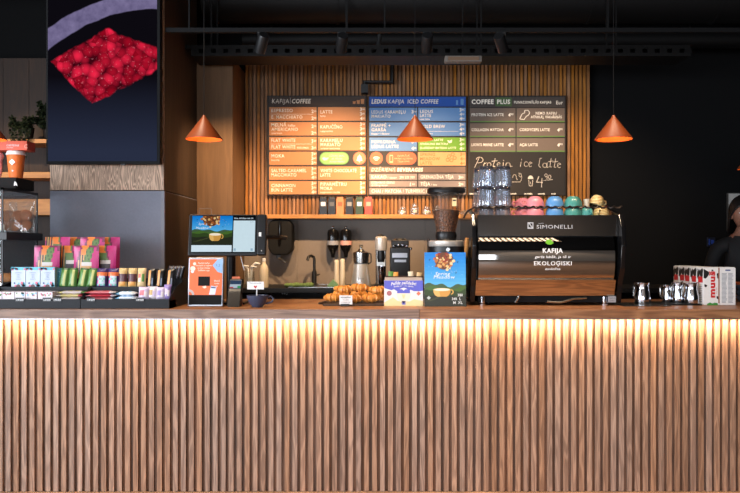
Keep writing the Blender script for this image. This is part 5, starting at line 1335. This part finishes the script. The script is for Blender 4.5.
# curved mirror panel
prof = []
yy_ = YE + .004
for k in range(19):
    t_ = k / 18; z = ez(237) + (ez(279) - ez(237)) * t_
    prof.append((yy_, z)); yy_ -= math.tan(R(22 - 44 * (k + .5) / 18)) * (ez(237) - ez(279)) / 18
back = [(YE + .06, ez(279)), (YE + .06, ez(237))]
b = MB(); b.prism(prof + back, ex0 + .014, X(614, YE), MIR, 'x'); MP = b.build('mirror_panel', em, sharp=30)
def ysurf(z):
    for (y0, z0), (y1, z1) in zip(prof, prof[1:]):
        if z1 <= z <= z0: return y0 + (y1 - y0) * (z - z0) / (z1 - z0)
    return YE
WL = mat((240, 240, 242), .4, var=.02)
b = MB()
for s, py, h, w_, bo, sh in (('KAFIJA', 252.7, 4.2, -20, .03, 0), ('garša labāk, ja tā ir', 258.0, 2.5, -36, .01, .2), ('EKOLOĢISKI', 265.2, 3.9, -37.5, .01, 0), ('audzēta', 269.8, 2.3, -15, .0, .25)):
    z = ez(py); yy = min(ysurf(z), ysurf(z + h / F * YE)) - .0015
    b.text(s, X(552, YE), z, yy, h / F * YE, WL, 'c', w_ / F * YE, sh, bo)
b.build('lettering', MP)
b = MB()
zl_ = ez(242); yy = ysurf(zl_) - .003; GL_ = mat((112, 186, 40), .5); lx = X(549, YE)
b.poly([(lx - .026, zl_ - .004), (lx - .016, zl_ + .014), (lx + .008, zl_ + .016), (lx + .026, zl_ - .006), (lx + .01, zl_ - .016), (lx - .008, zl_ - .016)], yy - .004, GL_)
b.build('leaf_emblem', MP)
b = MB(); b.tube([(ex0 + .014, ysurf(ez(278.9)) - .004, ez(279.4)), (X(613.4, YE), ysurf(ez(278.9)) - .004, ez(279.4))], .006, M_STEEL, 8); b.build('trim_bar', em)
# lower splash plate
b = MB(); b.prism([(YE + .0, ez(280)), (YE + .034, ez(296)), (YE + .06, ez(296)), (YE + .06, ez(280))], ex0, X(616, YE), MIR, 'x'); b.build('lower_plate', em)
b = MB(); b.box(ex0 + .02, X(612, YE), YE + .05, 5.1, ez(303), ez(296.4), M_BLACKM, .004); b.build('drip_tray', em)
for a in (((X(548, YE), YE + .03, ez(302)), (X(562, YE), YE + .02, ez(302.5)), (X(575, YE), YE + .03, ez(299)), (X(588, YE), YE + .035, ez(298.4))), ((X(516, YE), YE + .03, ez(303)), (X(520, YE), YE + .03, ez(297)))):
    b = MB(); b.tube(a, .008, M_STEEL, 8); b.build('drain_pipe', em)
for px, dy in ((483.5, .012), (606.5, .0), (500, .42), (600, .42)):
    b = MB(); b.lathe([(0, 0), (.022, 0), (.022, .01), (.017, .014), (.017, .056), (0, .056)], M_CHROME, (X(px, YE), YE + dy + .04, zt), 20); b.build('foot', em)
b = MB(); b.box(X(609.5, YE), X(617, YE), YE + .02, YE + .03, ez(302.6), ez(296.6), mat((150, 150, 156), .4)); b.text('MADE IN', X(613.2, YE), ez(299), YE + .0195, .008, M_PLAST, 'c', .036); b.text('ITALY', X(613.2, YE), ez(301.4), YE + .0195, .008, M_PLAST, 'c', .03); b.build('rating_plate', em)
# side wings, S-shaped
wing = [(YE - .0, ez(214)), (YE - .045, ez(226)), (YE - .06, ez(246)), (YE - .035, ez(268)), (YE + .03, ez(286)), (YE + .04, ez(303)), (YE + .2, ez(304)), (5.12, ez(304)), (5.16, ez(280)), (5.17, ez(240)), (5.15, ez(207)), (YE + .2, ez(208))]
for xx0, xx1 in ((ex0 - .03, ex0 - .002), (X(618.5, YE), X(623.5, YE))):
    MB().prism(wing, xx0, xx1, M_BLKGLOSS, 'x', .006).build('side_wing', em)
b = MB(); xx = ex0 - .05
b.tube([(xx, YE + .1, ez(257)), (xx, YE + .06, ez(244)), (xx, YE + .05, ez(238))], [.012, .014, .012], M_SHELF, 10); b.build('steam_knob', em)
b = MB(); b.tube([(xx, YE + .1, ez(257)), (xx, YE + .11, ez(262))], .009, M_STEEL, 8); b.tube([(xx + .002, YE + .1, ez(261)), (xx - .008, YE + .06, ez(284)), (xx - .0, YE + .04, ez(298))], .005, M_CHROME, 8); b.build('steam_wand', em)
# cup tray and rail
ztray = 1.58; zplat = 1.645
b = MB(); b.box(ex0 + .012, ex1 - .01, YE + .06, 5.14, 1.572, ztray, M_STEEL); b.box(X(514, 4.7), ex1 - .012, YE + .065, 5.12, ztray, zplat, M_PLAST); b.build('cup_tray', em)
b = MB(); zr = 1.70; yr = YE + .05
n = 90; xa_, xb_ = X(474, yr), X(622, yr)
b.tube([(X(464, yr), yr + .02, Z(218, yr)), (X(467, yr), yr + .01, Z(212, yr)), (xa_, yr, zr)] + [(xa_ + (xb_ - xa_) * i / n, yr + .004 * math.sin(i * 1.4), zr + .005 * math.cos(i * 1.4)) for i in range(1, n + 1)], .0062, mat((52, 44, 40), .35, .6), 6)
b.build('cup_rail', em)

# glass tumblers stacked upside down
def glass_mat():
    t = NT('tumbler_glass'); b_ = t.bsdf((.86, .90, .97), .02, 0, IOR=1.45); b_.inputs['Transmission Weight'].default_value = 1.0
    return t.m
TG = clear('tumbler_glass', (.90, .93, .97), .16, .06, .09, (196, 208, 228)); TGB = clear('tumbler_base', (.45, .48, .54), .2, .05, .12, (110, 120, 140))
def tumbler():
    t = thing('glass_tumbler', 'x', 'glass', (0, 0, 0), 'stacked glass tumblers on the espresso machine')
    b = MB(); b.lathe([(.054, 0), (.055, .003), (.05, .05), (.045, .105), (.042, .105), (.047, .05), (.051, .003), (.054, 0)], TG, seg=63, flute=.05, nfl=9); b.build('wall', t)
    b = MB(); b.lathe([(0, .105), (.0455, .105), (.0455, .122), (.042, .127), (0, .124)], TGB, seg=30); b.build('base', t)
    return t
proto = None
GP = [(486, 4.74, 'front left'), (503, 4.74, 'front right'), (480.5, 4.9, 'rear left'), (496, 4.92, 'rear right')]
for px, Y, wh in GP:
    for lev in range(3):
        lab = '%s upside-down glass tumbler in the %s stack on the espresso machine' % (('lowest', 'middle', 'topmost')[lev], wh)
        p = (X(px, Y), Y, ztray + .001 + lev * .1285)
        if proto is None: proto = tumbler(); proto.location = p; proto['label'] = lab
        else: dup(proto, p, lab)

# cups upside down
def cupset(name, m, r=.0585, h=.066):
    t = thing(name, 'x', 'cup', (0, 0, 0), 'coloured cups on the espresso machine')
    b = MB(); b.lathe([(r, 0), (r * 1.0, .006), (r * .96, h * .4), (r * .84, h * .7), (r * .6, h * .92), (r * .5, h * .96), (r * .48, h), (r * .42, h), (r * .42, h * .95), (0, h * .95)], m, seg=30); b.lathe([(r, 0), (r - .005, .002), (r * .88, h * .4), (r * .72, h * .7), (0, h * .86)], m, seg=30); b.build('bowl', t)
    b = MB(); b.tube([(-r * .95, 0, h * .22), (-r * 1.3, 0, h * .16), (-r * 1.55, 0, h * .36), (-r * 1.4, 0, h * .62), (-r * .85, 0, h * .6)], .0065, m, 8); b.build('handle', t)
    return t
PINK = mat((212, 130, 142), .25, var=.03); SKY = mat((84, 140, 196), .25, var=.03); TEAL = mat((72, 140, 132), .25, var=.03); TEAL2 = mat((84, 158, 152), .25, var=.03)
CUPS = [('pink', PINK, 535, 4.76, -10, 2, 'front pink'), ('pink', PINK, 523, 4.93, 20, 2, 'rear pink'), ('blue', SKY, 554.5, 4.76, -80, 2, 'blue'), ('teal', TEAL, 573, 4.76, -95, 2, 'teal')]
protos = {}
for key, m, px, Y, rz, n, wh in CUPS:
    for lev in range(n):
        lab = '%s upside-down cup of the %s stack on the espresso machine' % (('lower', 'upper')[lev], wh)
        p = (X(px, Y), Y, zplat + .001 + lev * .0625)
        if key not in protos: o = protos[key] = cupset('cup', m); o.location = p; o['label'] = lab
        else: o = dup(protos[key], p, lab)
        o.rotation_euler.z = R(rz + lev * 8)
o = cupset('cup', TEAL2, .044, .062); o['label'] = 'single small green cup with a cork-coloured cup standing on it'; o.location = (X(586.5, 4.76), 4.76, zplat + .001); o.rotation_euler.z = R(100)
b = MB(); b.lathe([(0, 0), (.017, 0), (.02, .05), (.017, .05), (.014, .004), (0, .004)], M_CREAM, (X(586.5, 4.76), 4.76, zplat + .063), 18)
tag(b.build('espresso_cup'), 'tiny cream cup standing on the small green cup', 'cup')
def swirl():
    t = NT('striped_glaze'); sp = t.n('ShaderNodeSeparateXYZ'); t.l(t.coord(), sp.inputs[0])
    s_ = t.math('SINE', t.math('MULTIPLY', t.math('ADD', sp.outputs[2], t.math('MULTIPLY', sp.outputs[0], .5)), 330))
    t.bsdf(t.mix(t.math('MULTIPLY_ADD', s_, .5, .5), lin((196, 166, 104)), lin((226, 206, 150))), .3); return t.m
SWM = swirl()
o = cupset('cup', SWM, .05, .066); o['label'] = 'yellow striped cup at the right end of the machine top'; o.location = (X(601, 4.76), 4.76, zplat + .001); o.rotation_euler.z = R(60)
o = cupset('cup', SWM, .045, .06); o['label'] = 'yellow striped cup tilted on top of another striped cup'; o.location = (X(596, 4.78), 4.78, zplat + .08); o.rotation_euler = (R(-8), R(-14), R(200))

# ------------------------------------------------------------------ right end: mats, pitchers, milk
xm0, xm1 = X(622, 4.6), X(669, 4.6)
b = MB(); b.box(xm0, xm1, 4.56, 4.86, zt, zt + .004, M_STEEL, .001)
MD = mat((60, 58, 56), .5)
nx_, ny_ = 22, 10
for i in range(nx_):
    for k in range(ny_):
        xx = xm0 + (i + .5) * (xm1 - xm0) / nx_; yy = 4.575 + .028 * k
        b.f([b.v((xx - .004, yy - .007, zt + .0045)), b.v((xx + .004, yy - .007, zt + .0045)), b.v((xx + .004, yy + .007, zt + .0045)), b.v((xx - .004, yy + .007, zt + .0045))], MD)
tag(b.build('drip_mat'), 'perforated steel drip mat under the lone pitcher right of the espresso machine', 'drip mat')
b = MB(); b.box(X(662, 4.66), X(701, 4.66), 4.64, 4.9, zt + .0, zt + .008, M_BLACKM, .002)
tag(b.build('bar_mat'), 'black rubber bar mat under the three pitchers', 'bar mat')
def pitcher(px, Y, r, h, z, rz, lab):
    t = local(thing('milk_pitcher', lab, 'milk pitcher', (X(px, Y), Y, z), 'steel milk pitchers on the bar')); t.rotation_euler.z = R(rz)
    b = MB(); prof = [(0, 0), (r * .98, 0), (r, .004), (r * 1.0, h * .35), (r * .8, h * .7), (r * .78, h * .82), (r * .86, h), (r * .83, h), (r * .75, h * .82), (r * .77, h * .7), (r * .96, h * .35), (r * .94, .006), (0, .006)]
    b.lathe(prof, M_CHROME, seg=32)
    b.tube([(r * .7, 0, h * .8), (r * .86, 0, h * .95), (r * 1.08, 0, h * 1.03)], [.008, .012, .005], M_CHROME, 8); b.build('jug', t)
    b = MB(); b.tube([(-r * .82, 0, h * .92), (-r * 1.2, 0, h * .98), (-r * 1.5, 0, h * .8), (-r * 1.45, 0, h * .4), (-r * .98, 0, h * .24)], .006, M_STEEL, 8); b.build('handle', t)
pitcher(642.5, 4.72, .05, .135, zt + .005, 25, 'steel milk pitcher standing alone on the perforated mat')
pitcher(667, 4.81, .034, .11, zt + .009, 10, 'smallest steel milk pitcher at the left of three')
pitcher(678, 4.76, .038, .13, zt + .009, 20, 'slim steel milk pitcher in the middle of three')
pitcher(691.5, 4.70, .046, .128, zt + .009, 15, 'wide steel milk pitcher in front of the milk cartons')
# milk cartons
CW = mat((226, 224, 222), .4, var=.03); COWB = mat((24, 22, 22), .5); RED = mat((196, 32, 36), .45); GRS = mat((60, 140, 60), .5); GRY = mat((150, 152, 158), .5)
cwid = .1; cdep = .088; chh = Z(268, 4.66) - zt
def carton(seed, text_side):
    t = thing('milk_carton', 'x', 'milk carton', (0, 0, 0), 'cow-patterned milk cartons on the bar')
    b = MB(); b.box(0, cwid, 0, cdep, 0, chh, CW, .002); rn = random.Random(seed)
    xs_ = -.0006
    def blob(cx, cz, r, y=None, m=COWB, rz=None):
        pts = [(cx + r * (1 + .25 * math.sin(3 * a + seed)) * math.cos(a), cz + (rz or r) * (1 + .2 * math.cos(2 * a + seed)) * math.sin(a)) for a in [i * .45 for i in range(14)]]
        if y is not None: b.poly([(min(cwid, max(0, p[0])), min(chh, max(0, p[1]))) for p in pts], y, m)
        else: b.f([b.v((xs_, min(cdep, max(0, p[0])), min(chh, max(0, p[1])))) for p in pts], m)
    blob(.03, chh * .86, .026, None, COWB, .03); blob(.07, chh * .8, .016, None, COWB, .04); blob(.05, chh * .3, .008)
    b.f([b.v((xs_ * 1.5, .012, chh * .6)), b.v((xs_ * 1.5, cdep - .012, chh * .6)), b.v((xs_ * 1.5, cdep - .012, chh * .76)), b.v((xs_ * 1.5, .012, chh * .76))], RED)
    for k in range(9): b.f([b.v((xs_, .02, chh * (.08 + .05 * k))), b.v((xs_, cdep - .02, chh * (.08 + .05 * k))), b.v((xs_, cdep - .02, chh * (.1 + .05 * k))), b.v((xs_, .02, chh * (.1 + .05 * k)))], GRY)
    if text_side:
        for cidx in range(2):
            for k in range(24):
                b.rect(.012 + .04 * cidx, .046 + .04 * cidx - rn.uniform(0, .008), chh * (.06 + .034 * k), chh * (.078 + .034 * k), -.0006, GRY)
        b.pill(.034, .068, chh * .92, chh * .955, -.0006, mat((60, 80, 130), .5))
    else:
        blob(.004, chh * .84, .026, -.0006, COWB, .032); blob(.094, chh * .78, .012, -.0006, COWB, .02); blob(.012, chh * .52, .009, -.0006); blob(.09, chh * .2, .01, -.0006); blob(.055, chh * .93, .006, -.0006)
        b.rect(cwid - .008, cwid, chh * .05, chh, -.0008, mat((150, 96, 76), .5))
        b.text('muuš', .07, chh * .2, -.001, .034, RED, 'l', -chh * .72, 0, .05, R(90))
        b.text('piens 3.2%', .084, chh * .3, -.001, .006, RED, 'l', .06, 0, .0, R(90))
        b.poly([(.02, 0), (.09, 0), (.088, .012), (.07, .016), (.055, .01), (.04, .017), (.024, .01)], -.001, GRS)
    b.build('box', t)
    b = MB(); b.box(.004, cwid - .004, .006, cdep - .006, chh, chh + .004, CW, .001); b.build('top_seal', t)
    return t
c1 = carton(1, False); c1.location = (X(703.6, 4.66), 4.66, zt + .001); c1['label'] = 'front milk carton with red vertical lettering and cow spots'
c2 = carton(2, True); c2.location = (X(703.6, 4.66) + cwid + .002, 4.66, zt + .001); c2['label'] = 'rightmost front milk carton showing its grey printed text side'
for k in range(4):
    Y = 4.66 + (cdep + .002) * (k + 1)
    dup(c1, (X(703.6, 4.66) - .002 - .004 * (k % 2), Y, zt + .001), ('milk carton directly behind the red lettered carton', 'milk carton second behind the red lettered carton', 'milk carton third behind the red lettered carton', 'milk carton at the far left end of the receding row')[k])
# bowls and tray at the far right
xb = X(749.5, 4.95); BW = mat((70, 92, 112), .4); 
for k, lab in enumerate(('lowest blue-grey bowl of the stack at the right edge', 'middle blue-grey bowl of the stack at the right edge', 'topmost blue-grey bowl of the stack at the right edge')):
    b = MB(); b.lathe([(0, 0), (.06, 0), (.062, .006), (.105, .036), (.108, .042), (.103, .042), (.06, .012), (0, .01)], BW, (xb, 4.95, zt + .001 + .036 * k), 32); tag(b.build('bowl'), lab, 'bowl', 'bowls stacked at the right edge')
b = MB(); zz = zt + .0745 + .043; b.lathe([(0, 0), (.115, 0), (.12, .012), (.116, .012), (.112, .004), (0, .004)], mat((176, 92, 56), .4), (xb, 4.95, zz), 36); tag(b.build('tray'), 'copper-coloured round tray on top of the bowls at the right edge', 'tray')

# wall sign and picture
Y = 7.045; b = MB().box(X(706.5, Y), X(714.5, Y), Y - .02, Y + .004, Z(246.5, Y), Z(237.5, Y), mat((20, 26, 44), .4), .003)
b.rect(X(707.6, Y), X(709, Y), Z(245, Y), Z(239, Y), Y - .0206, emit((40, 60, 130), .35)); b.rect(X(710, Y), X(713, Y), Z(244, Y), Z(240, Y), Y - .0206, emit((40, 60, 130), .35))
tag(b.build('wall_switch'), 'small dark blue switch plate on the black wall', 'switch')
pf = thing('picture', 'pale framed picture on the black wall behind the person', 'picture', (X(745, Y), Y, Z(231, Y)))
MB().box(X(726.6, Y), X(775, Y), Y - .02, Y + .004, Z(231, Y), Z(193, Y), mat((60, 58, 56), .5), .002).build('frame', pf)
MB().box(X(727.6, Y), X(774, Y), Y - .023, Y - .0195, Z(230.2, Y), Z(193.8, Y), mat((176, 174, 170), .6, var=.1)).build('print', pf)

# ------------------------------------------------------------------ person standing behind the right end
def person():
    px_, Yp = 2.80, 5.55
    p = thing('person', 'person with dark bobbed hair and black T-shirt standing behind the right end of the bar', 'person', (px_, Yp, 0))
    SK = mat((150, 104, 84), .55, var=.05); SH = mat((22, 22, 24), .8); TR = mat((24, 26, 34), .8); HR = mat((20, 15, 13), .45, var=.3, scale=80)
    J = {'pelvis': (0, 0, .96, .15, .11), 'waist': (0, 0, 1.1, .13, .1), 'chest': (0, -.01, 1.3, .155, .11), 'neckb': (0, 0, 1.455, .07, .06), 'neck': (0, -.005, 1.52, .052, .052), 'skull': (0, -.01, 1.575, .055, .06)}
    for s, n in ((-1, 'l'), (1, 'r')):
        J.update({'sh' + n: (s * .17, 0, 1.41, .062, .06), 'ub' + n: (s * .215, .01, 1.28, .05, .05), 'el' + n: (s * .235, .02, 1.13, .04, .04), 'fa' + n: (s * .2, -.12, 1.14, .036, .036), 'wr' + n: (s * .15, -.24, 1.125, .026, .024), 'hp' + n: (s * .09, 0, .9, .095, .1), 'kn' + n: (s * .1, -.01, .5, .06, .06), 'an' + n: (s * .1, .02, .09, .038, .042), 'toe' + n: (s * .11, -.13, .035, .038, .03)})
    E = [('pelvis', 'waist'), ('waist', 'chest'), ('chest', 'neckb'), ('neckb', 'neck'), ('neck', 'skull')]
    for n in 'lr': E += [('neckb', 'sh' + n), ('sh' + n, 'ub' + n), ('ub' + n, 'el' + n), ('el' + n, 'fa' + n), ('fa' + n, 'wr' + n), ('pelvis', 'hp' + n), ('hp' + n, 'kn' + n), ('kn' + n, 'an' + n), ('an' + n, 'toe' + n)]
    rad = {}
    for s, n in ((-1, 'l'), (1, 'r')):     # hands: palm and five bent fingers
        w0 = Vector(J['wr' + n][:3])
        J['pa' + n] = (*(w0 + Vector((-s * .02, -.05, .0))), .026, .016); E.append(('wr' + n, 'pa' + n))
        for k, (off, ln) in enumerate(((-.03, .062), (-.01, .074), (.01, .07), (.028, .054))):
            b0 = w0 + Vector((-s * .02 + off, -.085, .0)); J['f%d%s' % (k, n)] = (*b0, .010, .009); E.append(('pa' + n, 'f%d%s' % (k, n)))
            J['g%d%s' % (k, n)] = (*(b0 + Vector((0, -ln * .5, -.008))), .009, .008); E.append(('f%d%s' % (k, n), 'g%d%s' % (k, n)))
            J['h%d%s' % (k, n)] = (*(b0 + Vector((0, -ln * .85, -.03))), .007, .007); E.append(('g%d%s' % (k, n), 'h%d%s' % (k, n)))
        t0 = w0 + Vector((-s * .052, -.05, -.004)); J['t0' + n] = (*t0, .012, .011); E.append(('pa' + n, 't0' + n)); J['t1' + n] = (*(t0 + Vector((-s * .018, -.035, -.01))), .009, .009); E.append(('t0' + n, 't1' + n))
    names = list(J); me = bpy.data.meshes.new('body'); me.from_pydata([J[k][:3] for k in names], [(names.index(a), names.index(c)) for a, c in E], [])
    o = bpy.data.objects.new('body', me); COL.objects.link(o)
    sk = o.modifiers.new('skin', 'SKIN'); su = o.modifiers.new('smooth', 'SUBSURF'); su.levels = su.render_levels = 2
    for i, k in enumerate(names):
        d = me.skin_vertices[0].data[i]; d.radius = J[k][3:5]; d.use_root = (k == 'pelvis')
    dg = bpy.context.evaluated_depsgraph_get(); dg.update()
    m2 = bpy.data.meshes.new_from_object(o.evaluated_get(dg)); bpy.data.objects.remove(o)
    bm = bmesh.new(); bm.from_mesh(m2); bpy.data.meshes.remove(m2)
    # head: egg with brow, nose, mouth, chin and ears, overlapping the neck
    hc = Vector((0, -.025, 1.645))
    n0 = len(bm.verts)
    r = bmesh.ops.create_uvsphere(bm, u_segments=32, v_segments=22, radius=1)
    for v in r['verts']:
        x, y, z = v.co
        jaw = 1 - .28 * max(0, -z) ** 1.3
        X_, Y_, Z_ = x * .076 * jaw, y * .098 * (1 - .12 * max(0, -z)), z * .118
        if y < 0:
            if abs(x) < .16 and -.35 < z < .12: Y_ -= .02 * (1 - abs(x) / .16) * (1 - abs(z + .14) / .24 if abs(z + .14) < .24 else 0)
            for s in (-1, 1):
                dd = (x - s * .38) ** 2 + (z - .06) ** 2
                if dd < .05: Y_ += .009 * (1 - dd / .05)
        v.co = Vector((X_, Y_, Z_)) + hc
    for s in (-1, 1):
        for (c, rr) in (((s * .078, .0, -.005), (.012, .022, .032)), ((s * .029, -.083, .007), (.012, .010, .006))):
            q = bmesh.ops.create_uvsphere(bm, u_segments=12, v_segments=8, radius=1)
            for v in q['verts']: v.co = Vector((v.co.x * rr[0], v.co.y * rr[1], v.co.z * rr[2])) + hc + Vector(c)
    q = bmesh.ops.create_uvsphere(bm, u_segments=12, v_segments=8, radius=1)
    for v in q['verts']: v.co = Vector((v.co.x * .024, v.co.y * .01, v.co.z * .009)) + hc + Vector((0, -.088, -.055))
    me = bpy.data.meshes.new('body'); bm.to_mesh(me); bm.free()
    for m in (SK, SH, TR, mat((230, 226, 222), .3), mat((150, 70, 66), .5)): me.materials.append(m)
    for f in me.polygons:
        c = f.center; f.use_smooth = True
        if c.z < .98: f.material_index = 2
        elif c.z < 1.485 and (abs(c.x) < .19 or c.z > 1.2): f.material_index = 1 if not (c.z < 1.2 and c.y < -.1) else 0
        else: f.material_index = 0
        if c.z > 1.6 and (c - hc).y < -.085 and abs(abs(c.x) - .029) < .014 and abs(c.z - hc.z - .007) < .011: f.material_index = 3
    bo = bpy.data.objects.new('body', me); COL.objects.link(bo); bo.parent = p
    b = MB(); n = 24
    prof = []
    T0 = Matrix.Translation((0, .012, 1.665)); b.T = T0
    # bob: cap over the skull with a fringe line, falling to the jaw at sides and back
    G = []
    for j in range(13):
        v = j / 12; row = []
        for i in range(n):
            a = 2 * math.pi * i / n; front = max(0, -math.sin(a))
            low = -.16 + .215 * front ** .7
            ph = v * 1.0
            zt_ = .125 * math.cos(min(1, ph * 1.25) * math.pi / 2) if ph < .8 else 0
            z = zt_ if ph < .8 else low * (ph - .8) / .2
            if low > 0: z = max(z if ph < .8 else 0, low)
            rr = math.sin(min(1, ph * 1.25) * math.pi / 2) * (1 + .06 * max(0, ph - .8) / .2)
            row.append(b.v((.1 * rr * math.cos(a), .118 * rr * math.sin(a) - .005, z)))
        G.append(row)
    for j in range(12):
        for i in range(n): b.f([G[j][i], G[j][(i + 1) % n], G[j + 1][(i + 1) % n], G[j + 1][i]], HR)
    b.T = Matrix.Identity(4)
    bm = b.bm; bmesh.ops.remove_doubles(bm, verts=bm.verts, dist=.0005)
    o = b.build('hair', org=(0, 0, 0)); o.parent = p
    md = o.modifiers.new('thick', 'SOLIDIFY'); md.thickness = .012
    p.rotation_euler.z = R(-20); p.scale = (1.03, 1.03, 1.03)
    return p
person()
# ------------------------------------------------------------------ camera
cd = bpy.data.cameras.new('camera'); cd.sensor_width = 36; cd.lens = 36.0
cd.dof.use_dof = True; cd.dof.focus_distance = 4.5; cd.dof.aperture_fstop = 4.5
cd.clip_start = .05; cd.shift_y = .5 / 740
co = bpy.data.objects.new('camera', cd); COL.objects.link(co); co.location = (0, 0, ZC); co.rotation_euler = (R(90), 0, 0)
sc = bpy.context.scene; sc.camera = co
sc.view_settings.view_transform = 'Standard'; sc.view_settings.look = 'None'; sc.view_settings.gamma = 1
sc.view_settings.use_curve_mapping = False; sc.view_settings.exposure = 0
sc.cycles.use_denoising = True
sc.cycles.sample_clamp_indirect = 4
